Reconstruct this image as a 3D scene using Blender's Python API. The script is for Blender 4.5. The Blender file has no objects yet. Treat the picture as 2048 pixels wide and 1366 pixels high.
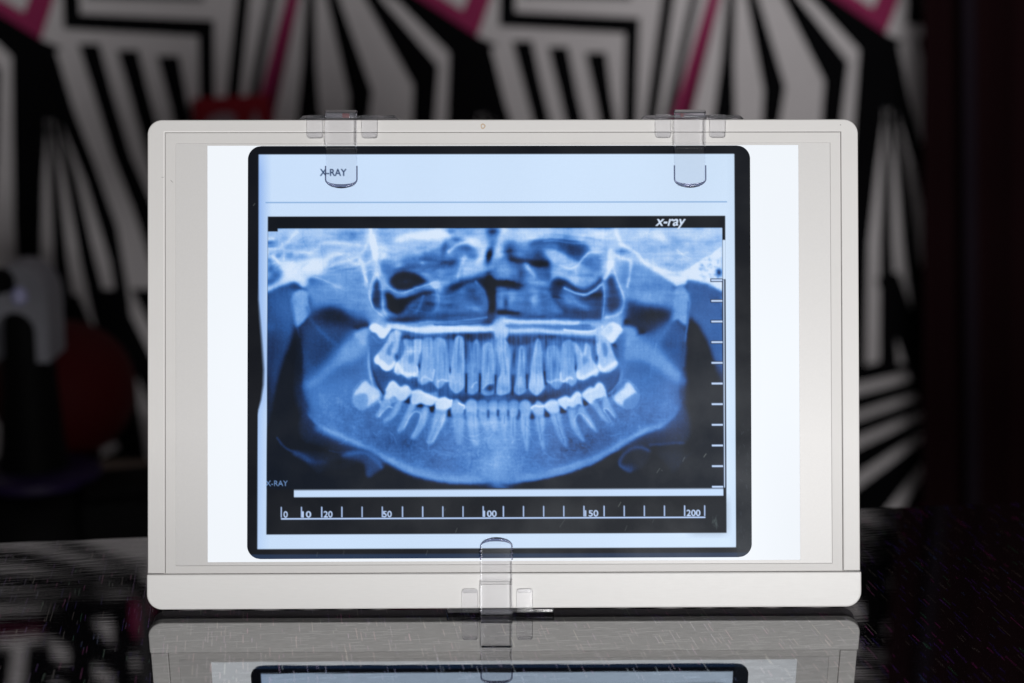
import bpy, bmesh, math, random
import numpy as np
from mathutils import Vector, Matrix

scene = bpy.context.scene
C = scene.collection
R = math.radians
PXM = 0.00025                       # one photograph pixel on the face of the light box, in metres

# ------------------------------------------------------------------ camera
F_PX = 3850.0
TILT = R(11.5)
CAM = Vector((0.0, 0.0, 0.3251))
cam_d = bpy.data.cameras.new('camera'); cam = bpy.data.objects.new('camera', cam_d); C.objects.link(cam)
cam.location = CAM; cam.rotation_euler = (R(90) - TILT, 0, 0)
cam_d.sensor_width = 36; cam_d.lens = 36 * F_PX / 2048; cam_d.clip_start = .02; cam_d.clip_end = 50
cam_d.dof.use_dof = True; cam_d.dof.focus_distance = .960; cam_d.dof.aperture_fstop = 5.7; cam_d.dof.aperture_blades = 0
scene.camera = cam

# ------------------------------------------------------------------ world and lamp
w = bpy.data.worlds.new('World'); scene.world = w; w.use_nodes = True
w.node_tree.nodes['Background'].inputs[0].default_value = (.75, .72, .8, 1); w.node_tree.nodes['Background'].inputs[1].default_value = .010
ld = bpy.data.lights.new('softbox', 'AREA'); ld.shape = 'RECTANGLE'; ld.size = .55; ld.size_y = .55; ld.energy = 30; ld.color = (1, .99, .982)
lo = bpy.data.objects.new('softbox', ld); C.objects.link(lo); lo.location = (.36, -.80, .12)
lo.rotation_euler = (Vector((.02, .95, .10)) - Vector(lo.location)).to_track_quat('-Z', 'Y').to_euler()
cd = bpy.data.lights.new('ceiling_lamp', 'AREA'); cd.shape = 'RECTANGLE'; cd.size = .6; cd.size_y = .3; cd.energy = 2.7; cd.color = (1, .96, .97)  # added fill above the view, brightens the wallpaper
co_ = bpy.data.objects.new('ceiling_lamp', cd); C.objects.link(co_); co_.location = (.45, 1.90, 1.25)
co_.rotation_euler = (Vector((.30, 2.6, .40)) - Vector(co_.location)).to_track_quat('-Z', 'Y').to_euler()
scene.view_settings.view_transform = 'Standard'; scene.view_settings.look = 'None'; scene.view_settings.exposure = 0; scene.view_settings.gamma = 1
scene.render.film_transparent = False
scene.cycles.use_denoising = True
scene.cycles.max_bounces = 12; scene.cycles.transparent_max_bounces = 24; scene.cycles.transmission_bounces = 10

# ------------------------------------------------------------------ helpers
FWD = Vector((0, math.cos(TILT), -math.sin(TILT))); UP = Vector((0, math.sin(TILT), math.cos(TILT)))
def ray(px, py): return FWD * F_PX + Vector((1, 0, 0)) * (px - 1024) + UP * (683 - py)
def on_plane(px, py, p0, n):
    d = ray(px, py); return CAM + d * ((p0 - CAM).dot(n) / d.dot(n))
def at_depth(px, py, y): return on_plane(px, py, Vector((0, y, 0)), Vector((0, 1, 0)))

def srgb(r, g, b): return tuple((c / 12.92 if c <= .04045 else ((c + .055) / 1.055) ** 2.4) for c in (r / 255, g / 255, b / 255)) + (1,)
def nodes(name):
    m = bpy.data.materials.new(name); m.use_nodes = True; nt = m.node_tree; nt.nodes.clear()
    out = nt.nodes.new('ShaderNodeOutputMaterial')
    def N(t, **kw):
        n = nt.nodes.new('ShaderNode' + t)
        for k, v in kw.items():
            if k.startswith('i_'):
                key = k[2:]; key = int(key) if key.isdigit() else key.replace('_', ' ')
                n.inputs[key].default_value = v
            else: setattr(n, k, v)
        return n
    def L(a, b): nt.links.new(a, b)
    return m, N, L, out
def plastic(name, col, rough=.45, var=.03, scale=(1, 1, 1), nscale=300, bump=.0, spec=.5, bdist=.0002):
    m, N, L, out = nodes(name)
    b = N('BsdfPrincipled'); b.inputs['Roughness'].default_value = rough; b.inputs['Specular IOR Level'].default_value = spec
    tc = N('TexCoord'); mp = N('Mapping'); mp.inputs['Scale'].default_value = scale; nz = N('TexNoise'); nz.inputs['Scale'].default_value = nscale; nz.inputs['Detail'].default_value = 4
    L(tc.outputs['Object'], mp.inputs[0]); L(mp.outputs[0], nz.inputs[0])
    mx = N('MixRGB'); mx.inputs[1].default_value = tuple(c * (1 - var) for c in col[:3]) + (1,); mx.inputs[2].default_value = tuple(min(1, c * (1 + var)) for c in col[:3]) + (1,)
    L(nz.outputs[0], mx.inputs[0]); L(mx.outputs[0], b.inputs['Base Color'])
    if bump:
        bp = N('Bump'); bp.inputs['Strength'].default_value = bump; bp.inputs['Distance'].default_value = bdist; L(nz.outputs[0], bp.inputs['Height']); L(bp.outputs[0], b.inputs['Normal'])
    L(b.outputs[0], out.inputs[0]); return m

def obj(name, bm, mat, parent=None, smooth=False):
    me = bpy.data.meshes.new(name); bm.normal_update(); bm.to_mesh(me); bm.free()
    if smooth:
        for p in me.polygons: p.use_smooth = True
    for mm in (mat if isinstance(mat, (list, tuple)) else [mat]): me.materials.append(mm)
    o = bpy.data.objects.new(name, me); C.objects.link(o)
    if parent: o.parent = parent
    return o
def thing(name, label, cat, loc=(0, 0, 0), rot=(0, 0, 0), group=None):
    o = bpy.data.objects.new(name, None); C.objects.link(o); o.location = loc; o.rotation_euler = rot; o.empty_display_size = .02
    o['label'] = label; o['category'] = cat
    if group: o['group'] = group
    return o
def bevel(bm, w, seg=2, edges=None):
    bmesh.ops.bevel(bm, geom=list(edges or bm.edges), offset=w, segments=seg, affect='EDGES', profile=.5, clamp_overlap=True)
def bx(bm, x0, x1, y0, y1, z0, z1):
    v = [bm.verts.new(p) for p in ((x0, y0, z0), (x1, y0, z0), (x1, y1, z0), (x0, y1, z0), (x0, y0, z1), (x1, y0, z1), (x1, y1, z1), (x0, y1, z1))]
    for f in ((0, 3, 2, 1), (4, 5, 6, 7), (0, 1, 5, 4), (1, 2, 6, 5), (2, 3, 7, 6), (3, 0, 4, 7)): bm.faces.new([v[i] for i in f])
    return v
def rrect(x0, z0, x1, z1, r, n=8):
    """outline counter-clockwise; r = (bottom-left, bottom-right, top-right, top-left)"""
    if not isinstance(r, (list, tuple)): r = (r,) * 4
    pts = []
    for (cx, cz, a0, rr) in ((x0 + r[0], z0 + r[0], 180, r[0]), (x1 - r[1], z0 + r[1], 270, r[1]), (x1 - r[2], z1 - r[2], 0, r[2]), (x0 + r[3], z1 - r[3], 90, r[3])):
        if rr <= 0: pts.append((cx, cz)); continue
        for k in range(n + 1): a = R(a0 + 90 * k / n); pts.append((cx + rr * math.cos(a), cz + rr * math.sin(a)))
    return pts
def slab(bm, outline, y0, y1):
    """prism of an XZ outline between y0 (front) and y1 (back)"""
    f = [bm.verts.new((x, y0, z)) for x, z in outline]; b = [bm.verts.new((x, y1, z)) for x, z in outline]
    bm.faces.new(f); bm.faces.new(b[::-1]); n = len(f)
    for i in range(n): bm.faces.new((f[i - 1], b[i - 1], b[i], f[i]))
def soft_slab(outline, y0, y1, bw=.0006, seg=3):
    bm = bmesh.new(); slab(bm, outline, y0, y1)
    fr = [e for e in bm.edges if all(abs(v.co.y - y0) < 1e-9 for v in e.verts)]
    bmesh.ops.recalc_face_normals(bm, faces=bm.faces); bevel(bm, bw, seg, fr); return bm
def shade(o, ang=35):
    try: o.data.set_sharp_from_angle(angle=R(ang))
    except Exception: pass
    for p in o.data.polygons: p.use_smooth = max(abs(c) for c in p.normal) < .9995
    return o

# ------------------------------------------------------------------ the light box's own frame
def fx(px): return (px - 1010) * PXM
def fz(py): return (1231 - py) * PXM
BOX_LOC = on_plane(1010, 1231, CAM + FWD * .9595, FWD)
BOX_ROT = (R(-12.3), 0, R(.75))
BOX_LOC = Vector((BOX_LOC.x, BOX_LOC.y, 0))

# ------------------------------------------------------------------ the radiograph and the film, painted as print
def paint_radiograph():
    # ---- radiograph painted as film density (flat print) ----
    PX0, PY0, PW, PH = 530, 436, 925, 548
    I = np.full((PH, PW), 0.05, np.float32)
    rng = np.random.RandomState(7)

    def crop(x0, y0, s):
        return lambda *p: [(x0 + a / s, y0 + b / s) for a, b in p]
    Q1 = crop(530, 440, 8.533); Q2 = crop(750, 440, 8.533); Q3 = crop(970, 440, 8.533); Q4 = crop(1210, 440, 8.533)
    U1 = crop(740, 640, 8.18); U2 = crop(970, 640, 8.18); L1 = crop(740, 760, 7.30); L2 = crop(970, 760, 7.30)
    CA = crop(520, 430, 4.267); CB = crop(990, 430, 4.267); CC = crop(520, 700, 4.267); CD = crop(990, 700, 4.267)
    def P(*p): return list(p)

    def smooth(pts, closed, n=5):
        p = np.array(pts, float)
        if len(p) < 3: 
            t = np.linspace(0, 1, 12)[:, None]; return p[0] * (1 - t) + p[-1] * t
        if closed: q = np.vstack([p[-1:], p, p[:2]])
        else: q = np.vstack([2 * p[0] - p[1], p, 2 * p[-1] - p[-2]])
        out = []
        for k in range(1, len(q) - 2):
            for t in np.linspace(0, 1, n, endpoint=False):
                a, b, c, d = q[k - 1], q[k], q[k + 1], q[k + 2]
                out.append(.5 * (2 * b + (c - a) * t + (2 * a - 5 * b + 4 * c - d) * t * t + (3 * b - a - 3 * c + d) * t ** 3))
        if not closed: out.append(q[-2])
        return np.array(out)

    def gblur(m, s):
        if s < .3: return m
        r = max(1, int(3 * s)); k = np.exp(-.5 * (np.arange(-r, r + 1) / s) ** 2); k /= k.sum()
        def ax(m):
            o = np.zeros_like(m); pm = np.pad(m, ((r, r), (0, 0)), 'edge')
            for i, w in enumerate(k): o += w * pm[i:i + m.shape[0]]
            return o
        return ax(ax(m).T).T

    def win(x0, y0, x1, y1):
        a, b = max(0, int(x0 - PX0)), max(0, int(y0 - PY0)); c, d = min(PW, int(x1 - PX0) + 1), min(PH, int(y1 - PY0) + 1)
        yy, xx = np.mgrid[b:max(d, b), a:max(c, a)].astype(np.float32)
        return (slice(b, max(d, b)), slice(a, max(c, a))), xx + PX0, yy + PY0

    def mask(pts, soft, sm=True):
        p = smooth(pts, True, 4) if sm else np.array(pts, float)
        g = 3 * soft + 2
        sl, xx, yy = win(p[:, 0].min() - g, p[:, 1].min() - g, p[:, 0].max() + g, p[:, 1].max() + g)
        m = np.zeros(xx.shape, np.float32)
        for oy in (-.25, .25):
            ins = np.zeros(xx.shape, bool)
            for i in range(len(p)):
                (xa, ya), (xb, yb) = p[i - 1], p[i]
                if ya == yb: continue
                c = ((ya > yy + oy) != (yb > yy + oy)); ins ^= c & (xx < (xb - xa) * (yy + oy - ya) / (yb - ya) + xa)
            m += .5 * ins
        return sl, gblur(m, soft)

    def poly(pts, v, soft=2, a=1., sm=True):
        sl, m = mask(pts, soft, sm); I[sl] += (v - I[sl]) * m * a
    def addp(pts, dv, soft=2, sm=True):
        sl, m = mask(pts, soft, sm); I[sl] += dv * m
    def blob(c, rx, ry, v, a=1., ang=0):
        (cx, cy) = c[0] if isinstance(c, list) else c; R = 3 * max(rx, ry); sl, xx, yy = win(cx - R, cy - R, cx + R, cy + R)
        t = math.radians(ang); u = (xx - cx) * math.cos(t) + (yy - cy) * math.sin(t); w = -(xx - cx) * math.sin(t) + (yy - cy) * math.cos(t)
        g = np.exp(-.7 * ((u / rx) ** 2 + (w / ry) ** 2)); I[sl] += (v - I[sl]) * g * a
    def stroke(pts, w, v, a=1., add=False, closed=False, w1=None, sm=True):
        p = smooth(pts, closed, 5) if sm else np.array(pts, float)
        if closed: p = np.vstack([p, p[:1]])
        w1 = w if w1 is None else w1; g = 5 * max(w, w1) + 1
        sl, xx, yy = win(p[:, 0].min() - g, p[:, 1].min() - g, p[:, 0].max() + g, p[:, 1].max() + g)
        best = np.zeros(xx.shape, np.float32); n = len(p) - 1; fe = max(1, n // 9)
        for i in range(n):
            A, B = p[i], p[i + 1]; d = B - A; L = max(d @ d, 1e-6); ww = w + (w1 - w) * (i + .5) / n
            t = np.clip(((xx - A[0]) * d[0] + (yy - A[1]) * d[1]) / L, 0, 1)
            e = (xx - A[0] - t * d[0]) ** 2 + (yy - A[1] - t * d[1]) ** 2
            f = 1. if closed else min(1., (i + 1.5) / fe, (n - i + .5) / fe)
            best = np.maximum(best, f * (.8 * np.exp(-e / (ww * ww)) + .2 * np.exp(-e / (5 * ww * ww))))
        if add: I[sl] += v * best * a
        else: I[sl] += (v - I[sl]) * best * a
    def noise(h, w, sy, sx):
        n = rng.randn(h, w).astype(np.float32)
        n = gblur(n, sy) if sy == sx else gblur(gblur1(n, sy, 0), 0) if sx == 0 else gblur1(gblur1(n, sy, 0), sx, 1)
        return n / n.std()
    def gblur1(m, s, axis):
        if s < .3: return m
        if axis: return gblur1(m.T, s, 0).T
        r = max(1, int(3 * s)); k = np.exp(-.5 * (np.arange(-r, r + 1) / s) ** 2); k /= k.sum()
        o = np.zeros_like(m); pm = np.pad(m, ((r, r), (0, 0)), 'wrap')
        for i, w in enumerate(k): o += w * pm[i:i + m.shape[0]]
        return o

    # ---------- tissue backdrop ----------
    poly(P((530,585),(560,575),(592,562),(612,574),(604,640),(597,665),(575,720),(560,775),(548,830),(530,850)), .30, 8)
    blob((575,615), 18, 40, .40, .8); blob((545,655), 9, 9, .36, .8); blob((545,700), 25, 40, .2, .6); blob((536,800), 14, 60, .14, .8)
    poly(P((1372,560),(1400,552),(1440,590),(1455,650),(1455,780),(1440,745),(1418,690),(1395,655),(1374,635)), .38, 7)
    blob((1405,600), 20, 30, .34, .7); blob((1435,700), 10, 40, .34, .8); blob((1440,770), 8, 25, .18, .6)
    # dark gutters behind each ramus
    poly(P((600,652),(607,700),(604,800),(613,835),(600,860),(560,930),(536,985),(530,985),(530,880),(547,835),(560,775),(575,720)), .045, 6)
    poly(P((1378,640),(1400,668),(1418,710),(1432,770),(1446,800),(1446,985),(1380,985),(1372,860),(1366,800),(1370,700)), .045, 6)
    # soft tissue shadow under the angles
    poly(P((614,825),(650,858),(720,892),(770,920),(700,915),(640,895),(605,885),(597,850)), .17, 5)
    poly(P((1362,810),(1350,838),(1310,862),(1230,905),(1300,895),(1375,888),(1386,860),(1380,830)), .19, 6)

    # ---------- skull base, upper face ----------
    poly(P((530,455),(1460,455),(1460,650),(1440,600),(1420,572),(1380,560),(1350,562),(1250,640),(1244,668),(744,668),(740,640),(700,620),(640,560),(612,574),(592,562),(559,575),(530,586)), .66, 3, sm=False)
    poly(P((612,572),(640,552),(700,542),(750,540),(752,640),(720,640),(660,640),(626,640),(622,600)), .55, 6)
    poly(P((1240,545),(1290,535),(1330,555),(1352,575),(1362,640),(1300,640),(1245,630)), .55, 6)
    # left skull base brights and marrow cells
    poly(Q1((80,1180),(250,1040),(330,900),(260,760),(420,720),(640,770),(900,690),(1080,660),(1040,860),(960,930),(820,990),(700,1130),(600,1060),(500,1040),(300,1120),(80,1230)), .92, 4)
    stroke(Q1((1040,880),(1200,770),(1400,720),(1650,620)), 3, .8, .7)
    stroke(Q1((620,760),(1000,700),(1200,620),(1450,590)), 5, .85, .7)
    stroke(Q1((420,560),(700,575),(820,560),(1050,400),(1620,430)), 4, .86, .8)
    stroke(Q1((60,480),(250,500),(420,360),(560,220)), 4, .86, .7); stroke(Q1((60,560),(160,640),(290,760),(440,780)), 3, .92, .9)
    stroke(Q1((300,420),(330,560),(340,700)), 2, .85, .7); stroke(Q1((60,320),(160,320)), 4, .9, .8)
    for c, rx, ry, v in (((110,380),8,5,.42),((130,450),8,3,.5),((240,600),7,8,.42),((90,720),5,5,.45),((110,850),8,7,.36),((220,960),11,11,.38),((120,1060),10,8,.36),((440,620),8,7,.5),((650,640),9,6,.54),((400,480),8,6,.54),((120,600),4,4,.5),((800,420),25,9,.62),((600,470),16,7,.58)):
        blob(Q1(c), rx, ry, v, .9)
    blob(Q1((1500,270)), 22, 8, .44, .95); blob(Q1((1400,530)), 20, 5, .62, .7); blob(Q1((1300,650)), 14, 3, .62, .8,-20); blob(Q1((1600,690)), 12, 4, .55, .8,-25); blob(Q1((1780,600)), 9, 9, .54, .8)
    blob(Q1((1200,830)), 16, 3, .56, .8,-12); blob(Q1((1400,860)), 25, 3, .5, .8,-10)
    blob(Q1((900,1080)), 16, 10, .44, .8); blob(Q1((1200,1000)), 25, 10, .56, .7); blob(Q1((820,1030)), 8, 5, .38, .7)
    stroke(Q1((860,970),(1100,1060),(1320,1180)), 2, .68, .6); stroke(Q1((1250,1130),(1400,1180),(1700,1210)), 5, .66, .6)
    stroke(Q1((1640,690),(1690,760),(1730,940),(1770,1060)), 5, .9, .95, w1=2); stroke(Q1((1480,740),(1700,760),(1880,690)), 3, .82, .7)
    # pterygoid / zygomatic pillar left
    stroke(Q1((1820,150),(1860,300),(1880,450),(1900,600),(1950,850),(1890,980),(1820,1250),(1810,1365)), 4.5, .95, .95, w1=2)
    stroke(Q1((1920,170),(1800,350),(1700,520),(1600,620)), 2.5, .76, .7); stroke(Q1((2040,600),(1990,700),(1930,860),(1980,1100),(2000,1300)), 4, .88, .9, w1=2.5)
    poly(Q1((1820,320),(1900,320),(1935,700),(1880,700),(1840,520)), .95, 2)
    # orbit floor, left
    blob((800,512), 40, 10, .76, .7, -15)
    poly(Q2((380,330),(700,250),(1000,190),(1260,210),(1260,330),(1000,380),(700,340),(420,400)), .93, 4)
    poly(Q2((600,400),(900,400),(1200,350),(1150,450),(950,580),(800,620),(620,560)), .72, 5)
    blob(Q2((800,480)), 18, 5, .6, .8,-12); blob(Q2((250,250)), 18, 7, .58, .7); blob(Q2((100,550)), 10, 10, .8, .6)
    poly(Q2((60,760),(230,680),(430,640),(560,600),(900,560),(1150,480),(1300,430),(1500,440),(1740,520),(1750,720),(1500,700),(1480,860),(1440,1000),(1000,1080),(880,1000),(700,940),(480,900),(330,940),(250,1040),(180,960)), .46, 5)
    blob(Q2((350,690)), 14, 6, .76, .8,-15); blob(Q2((420,790)), 10, 6, .7, .7); blob(Q2((260,730)), 9, 4, .54, .7)
    blob(Q2((950,650)), 14, 8, .34, .8); blob(Q2((1190,520)), 5, 12, .3, .8, 10); blob(Q2((830,740)), 5, 4, .66, .8); blob(Q2((850,950)), 8, 4, .62, .8)
    blob(Q2((1400,360)), 10, 6, .36, .9); blob(Q2((1300,760)), 18, 6, .22, .95, -5); blob(Q2((1100,820)), 14, 4, .32, .7,-20); blob(Q2((700,800)), 18, 6, .34, .8); blob(Q2((1150,900)), 10, 5, .6, .8)
    stroke(Q2((1280,560),(1400,470),(1540,400),(1640,380)), 4, .78, .8); blob(Q2((1680,380)), 14, 7, .95, 1., 20)
    stroke(Q2((1740,380),(1860,500),(1820,650),(1780,740)), 6, .84, .8); blob(Q2((1550,510)), 14, 7, .34, .9)
    stroke(Q2((1560,660),(1480,860),(1430,1020),(1410,1240)), 5, .68, .95, w1=2.5)
    blob(Q2((1970,620)), 5, 12, .12, .95, 12); blob(Q2((2000,210)), 6, 7, .2, .9); blob(Q2((1300,200)), 8, 5, .44, .8); blob(Q2((1600,220)), 18, 6, .56, .6)
    # maxillary sinus, left
    poly(Q2((240,1070),(290,970),(400,890),(540,880),(760,940),(920,1060),(960,1100),(760,1165),(600,1220),(400,1215),(290,1150)), .11, 4.5); blob(Q2((480,850)), 18, 5, .26, .6, -15)
    blob(Q2((560,1080)), 20, 7, .20, .7)
    stroke(Q2((80,860),(120,1000),(200,1120),(300,1210),(430,1260),(580,1235),(750,1180),(950,1120),(1100,1070)), 2.1, .66, .9)
    poly(CA((1070,650),(1100,650),(1180,705),(1300,685),(1400,650),(1510,650),(1515,690),(1400,720),(1300,790),(1220,860),(1140,850),(1085,790)), .085, 5)
    poly(CA((1300,760),(1420,700),(1520,690),(1530,800),(1440,880),(1250,880),(1230,840)), .26, 6)
    poly(CA((1530,680),(1640,660),(1690,670),(1780,660),(1840,740),(1930,800),(1930,860),(1700,890),(1500,880),(1520,800)), .44, 4)
    blob(CA((1880,790)), 10, 14, .66, .9); blob(CA((1900,850)), 8, 6, .74, .8); blob(CA((1600,720)), 14, 8, .34, .7)
    stroke(CA((1410,700),(1370,800),(1330,850)), 3, .38, .8); stroke(CA((1530,640),(1540,750),(1510,830),(1430,900)), 1.8, .48, .8)
    poly(CA((1465,595),(1540,570),(1550,600),(1525,632),(1490,625)), .72, 1.6)
    poly(CA((1560,640),(1620,600),(1750,550),(1900,530),(1960,540),(1990,640),(2010,800),(2000,900),(1940,920),(1900,890),(1950,840),(1940,720),(1860,600),(1760,620),(1690,660),(1620,670)), .13, 6)
    stroke(CA((1850,580),(1920,680),(1945,800),(1935,850)), 3, .5, .8); poly(CA((1750,620),(1840,600),(1910,680),(1935,800),(1840,780),(1770,700)), .3, 6)
    # pillar lines round the left sinus
    stroke(CA((1010,450),(980,560),(950,660),(960,760),(1010,830),(1070,880),(1120,960)), 2.2, .76, .95)
    stroke(CA((1020,450),(1040,600),(1050,740),(1070,840),(1130,910)), 2.2, .74, .95)
    poly(CA((985,590),(1020,560),(1040,660),(1045,760),(1040,820),(985,770),(965,700)), .24, 3.5)
    blob(CA((1000,760)), 5, 12, .2, .6)
    stroke(CA((900,430),(915,520),(925,620)), 4, .8, .6)
    # ---------- nasal septum and right side of the face ----------
    poly(Q3((0,160),(1000,160),(1000,330),(780,350),(560,420),(400,400),(260,640),(170,640),(230,300),(120,300),(60,300),(0,300)), .66, 5)
    stroke(Q3((360,200),(280,350),(240,520),(280,640)), 7, .84, .9); blob(Q3((700,250)), 28, 9, .74, .8); blob(Q3((850,320)), 14, 4, .86, .9, 8)
    blob(Q3((150,220)), 10, 8, .16, .95); blob(Q3((150,380)), 8, 12, .42, .8); blob(Q3((90,620)), 6, 15, .12, .95, 8); blob(Q3((20,430)), 6, 10, .72, .7)
    poly(Q3((340,440),(450,400),(780,420),(900,360),(1250,360),(1500,340),(1780,480),(1760,560),(1600,720),(1450,660),(1250,560),(1040,500),(1100,640),(1160,760),(1170,960),(1050,1000),(820,1000),(600,1050),(200,1060),(180,800),(360,680)), .40, 5)
    blob(Q3((460,540)), 8, 11, .24, .9); blob(Q3((640,480)), 16, 9, .58, .8); blob(Q3((600,600)), 10, 5, .62, .8); blob(Q3((300,740)), 14, 8, .5, .8)
    stroke(Q3((480,700),(650,720),(800,740),(1060,750)), 7, .14, .9); blob(Q3((940,740)), 14, 6, .08, .95); blob(Q3((950,620)), 12, 10, .24, .7)
    blob(Q3((340,900)), 16, 14, .58, .9); blob(Q3((320,1000)), 14, 8, .66, .8); blob(Q3((640,880)), 7, 14, .26, .8); stroke(Q3((720,780),(820,900),(860,1000),(870,1180),(920,1320)), 5, .68, .9)
    blob(Q3((1080,960)), 9, 10, .24, .8); blob(Q3((960,1000)), 14, 7, .34, .6); blob(Q3((520,920)), 7, 8, .52, .7)
    poly(Q3((800,370),(1240,350),(1500,350),(1760,500),(1740,560),(1620,720),(1480,640),(1300,520),(1050,480),(830,480)), .30, 5); blob(Q3((1500,500)), 16, 6, .25, .7, 30); blob(Q3((1150,450)), 10, 6, .4, .7)
    poly(Q3((1040,520),(1250,570),(1420,660),(1560,730),(1480,840),(1320,790),(1160,720),(1090,640)), .68, 4)
    poly(Q3((1170,800),(1330,800),(1480,850),(1620,780),(1900,900),(1980,920),(1900,1060),(1700,1240),(1560,1200),(1420,1180),(1300,1080),(1200,960)), .6, 5)
    blob(Q3((1500,1020)), 12, 10, .8, .9); blob(Q3((1300,920)), 14, 8, .72, .7); blob(Q3((1480,910)), 7, 5, .56, .8)
    stroke(Q3((1320,790),(1470,850),(1600,780),(1700,650),(1800,570),(2000,560)), 2.6, .76, .95); stroke(Q3((1560,860),(1570,1000),(1540,1080)), 3, .74, .6)
    poly(Q3((1700,660),(1860,600),(1990,620),(2000,880),(1850,900),(1700,840),(1660,740)), .44, 4); blob(Q3((1850,680)), 10, 6, .5, .6)
    for k, yy in enumerate((290, 340, 400)): stroke(Q3((1020,yy - 20),(1400,yy - 10),(1980,yy + 60)), 1.6, (.5, .72, .62)[k], .35)
    blob(Q3((1950,230)), 20, 6, .9, .7)
    # right sinus
    stroke(Q3((1100,1230),(1120,1080),(1200,980)), 2, .66, .95)
    poly(CB((480,560),(560,560),(640,620),(760,680),(800,670),(920,590),(940,620),(935,880),(860,900),(700,890),(600,870),(530,800),(480,700)), .26, 4)
    poly(CB((520,545),(600,560),(680,610),(780,640),(880,580),(920,520),(925,590),(830,670),(740,690),(640,650),(540,600)), .2, 4)
    stroke(CB((640,640),(720,670),(760,690),(840,690),(930,690)), 6, .13, .7); blob(CB((560,600)), 10, 6, .14, .7)
    stroke(CB((600,640),(760,685),(850,660),(930,600)), 2.6, .66, .95)
    blob(CB((630,720)), 12, 10, .58, .9, 20); stroke(CB((620,680),(700,750),(800,800)), 6, .46, .7); blob(CB((700,850)), 40, 8, .22, .7); blob(CB((860,820)), 12, 10, .3, .6)
    stroke(CB((935,590),(945,720),(930,850),(915,960)), 2.2, .62, .95); stroke(CB((1010,440),(1050,560),(1085,660),(1105,760),(1080,850),(1000,880),(940,890)), 2.6, .78, .95)
    poly(CB((960,560),(1010,520),(1050,620),(1090,740),(1070,820),(990,860),(950,800),(960,680)), .24, 4)
    poly(CB((965,480),(985,310),(1030,310),(1025,420),(1000,470),(950,560),(935,560)), .93, 2.5); stroke(CB((1040,130),(1070,210),(1110,270),(1220,340),(1290,420),(1420,480),(1530,520)), 4, .92, .95)
    stroke(CB((1020,340),(1090,380),(1160,400),(1160,500),(1135,620)), 4.5, .86, .9, w1=3); blob(CB((1095,315)), 12, 5, .42, .95, 5)
    blob(CB((1250,500)), 22, 10, .58, .8); blob(CB((1300,570)), 30, 16, .54, .6)
    # right skull base
    poly(CB((1280,420),(1440,480),(1600,490),(1900,330),(1945,300),(1945,670),(1900,620),(1800,580),(1660,550),(1640,590),(1560,620),(1480,560),(1400,500)), .92, 3)
    blob(CB((1540,520)), 16, 4, .78, .8, 8); stroke(CB((1640,490),(1750,420),(1850,360),(1930,290)), 2.5, .96, .8); blob(CB((1820,330)), 9, 6, .64, .9,-30)
    for k in range(40):
        c = (1760 + rng.rand() * 180, 370 + rng.rand() * 190); blob(CB(c), 1.5 + 2.5 * rng.rand(), 1.5 + 2 * rng.rand(), .58 + .2 * rng.rand(), .7)
    blob(CB((1920,505)), 6, 8, .22, .95); blob(CB((1900,720)), 12, 8, .3, .7); poly(CB((1870,620),(1945,660),(1945,700),(1920,740),(1850,690)), .34, 4)
    poly(CB((1850,590),(1945,600),(1945,680),(1900,640)), .93, 2.5)
    for k in range(16): stroke(P((1190 + 40 * rng.rand(), 462 + k * 4),(1300, 466 + k * 4),(1445, 463 + k * 4.4)), 1.6, rng.choice([.74, .84, .8, .64]), .22)
    blob((1240,487), 40, 4, .62, .5); blob((1310,500), 30, 8, .6, .6); blob(Q4((1000,330)), 14, 8, .88, .7, 30); blob((1400,470), 50, 8, .76, .6)

    # ---------- mandible ----------
    body = P((602,700),(602,760),(606,795),(614,822),(622,838),(651,859),(707,885),(766,918),(825,947),(871,960),(918,966),(977,968),(1037,966),(1107,955),(1177,932),(1236,900),(1283,873),(1323,856),(1351,832),(1363,806),(1360,780),(1368,740),(1370,700),(1366,660),(1330,640),(1290,670),(1246,680),(1242,700),(1242,735),(1238,770),(1225,790),(1205,800),(1100,835),(1000,842),(900,835),(800,800),(768,789),(754,766),(745,735),(743,690),(735,672),(700,655),(640,650),(612,655))
    poly(body, .40, 2.2)
    blob((618,735), 22, 60, .27, .85); blob((655,690), 30, 30, .24, .7); blob((1352,735), 18, 60, .3, .8); blob((606,800), 12, 40, .22, .7, -15); blob((1360,770), 9, 50, .2, .6)
    # coronoid / sigmoid notch darks
    poly(CA((330,960),(430,870),(470,830),(560,790),(640,790),(760,880),(830,940),(740,1040),(620,1180),(540,1280),(460,1300),(400,1200),(350,1080)), .24, 7)
    blob(CA((640,870)), 32, 16, .16, .9, 8); blob(CA((540,1180)), 16, 26, .2, .6, 30); blob(CA((860,900)), 14, 14, .32, .6)
    poly(CB((1110,740),(1200,740),(1330,790),(1520,830),(1520,900),(1400,1000),(1330,1040),(1200,960),(1130,900)), .22, 7)
    blob(CB((1340,870)), 34, 15, .15, .9, -6); poly(CB((1450,1000),(1560,900),(1640,900),(1640,1080),(1610,1250),(1500,1200),(1420,1120)), .28, 7)

    # necks + condyles
    poly(CA((275,750),(290,680),(350,635),(420,660),(432,740),(440,840),(400,900),(325,960),(295,860)), .60, 2.2)
    blob(CA((350,670)), 14, 5, .66, .7); stroke(CA((280,760),(310,900),(350,1040),(380,1200),(370,1365)), 3, .40, .5); stroke(CA((420,800),(450,900),(560,1030),(660,1110)), 4, .33, .5)
    poly(CB((1525,680),(1560,620),(1610,600),(1650,660),(1675,740),(1660,860),(1640,960),(1560,900),(1510,920),(1530,800)), .58, 2.5)
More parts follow.
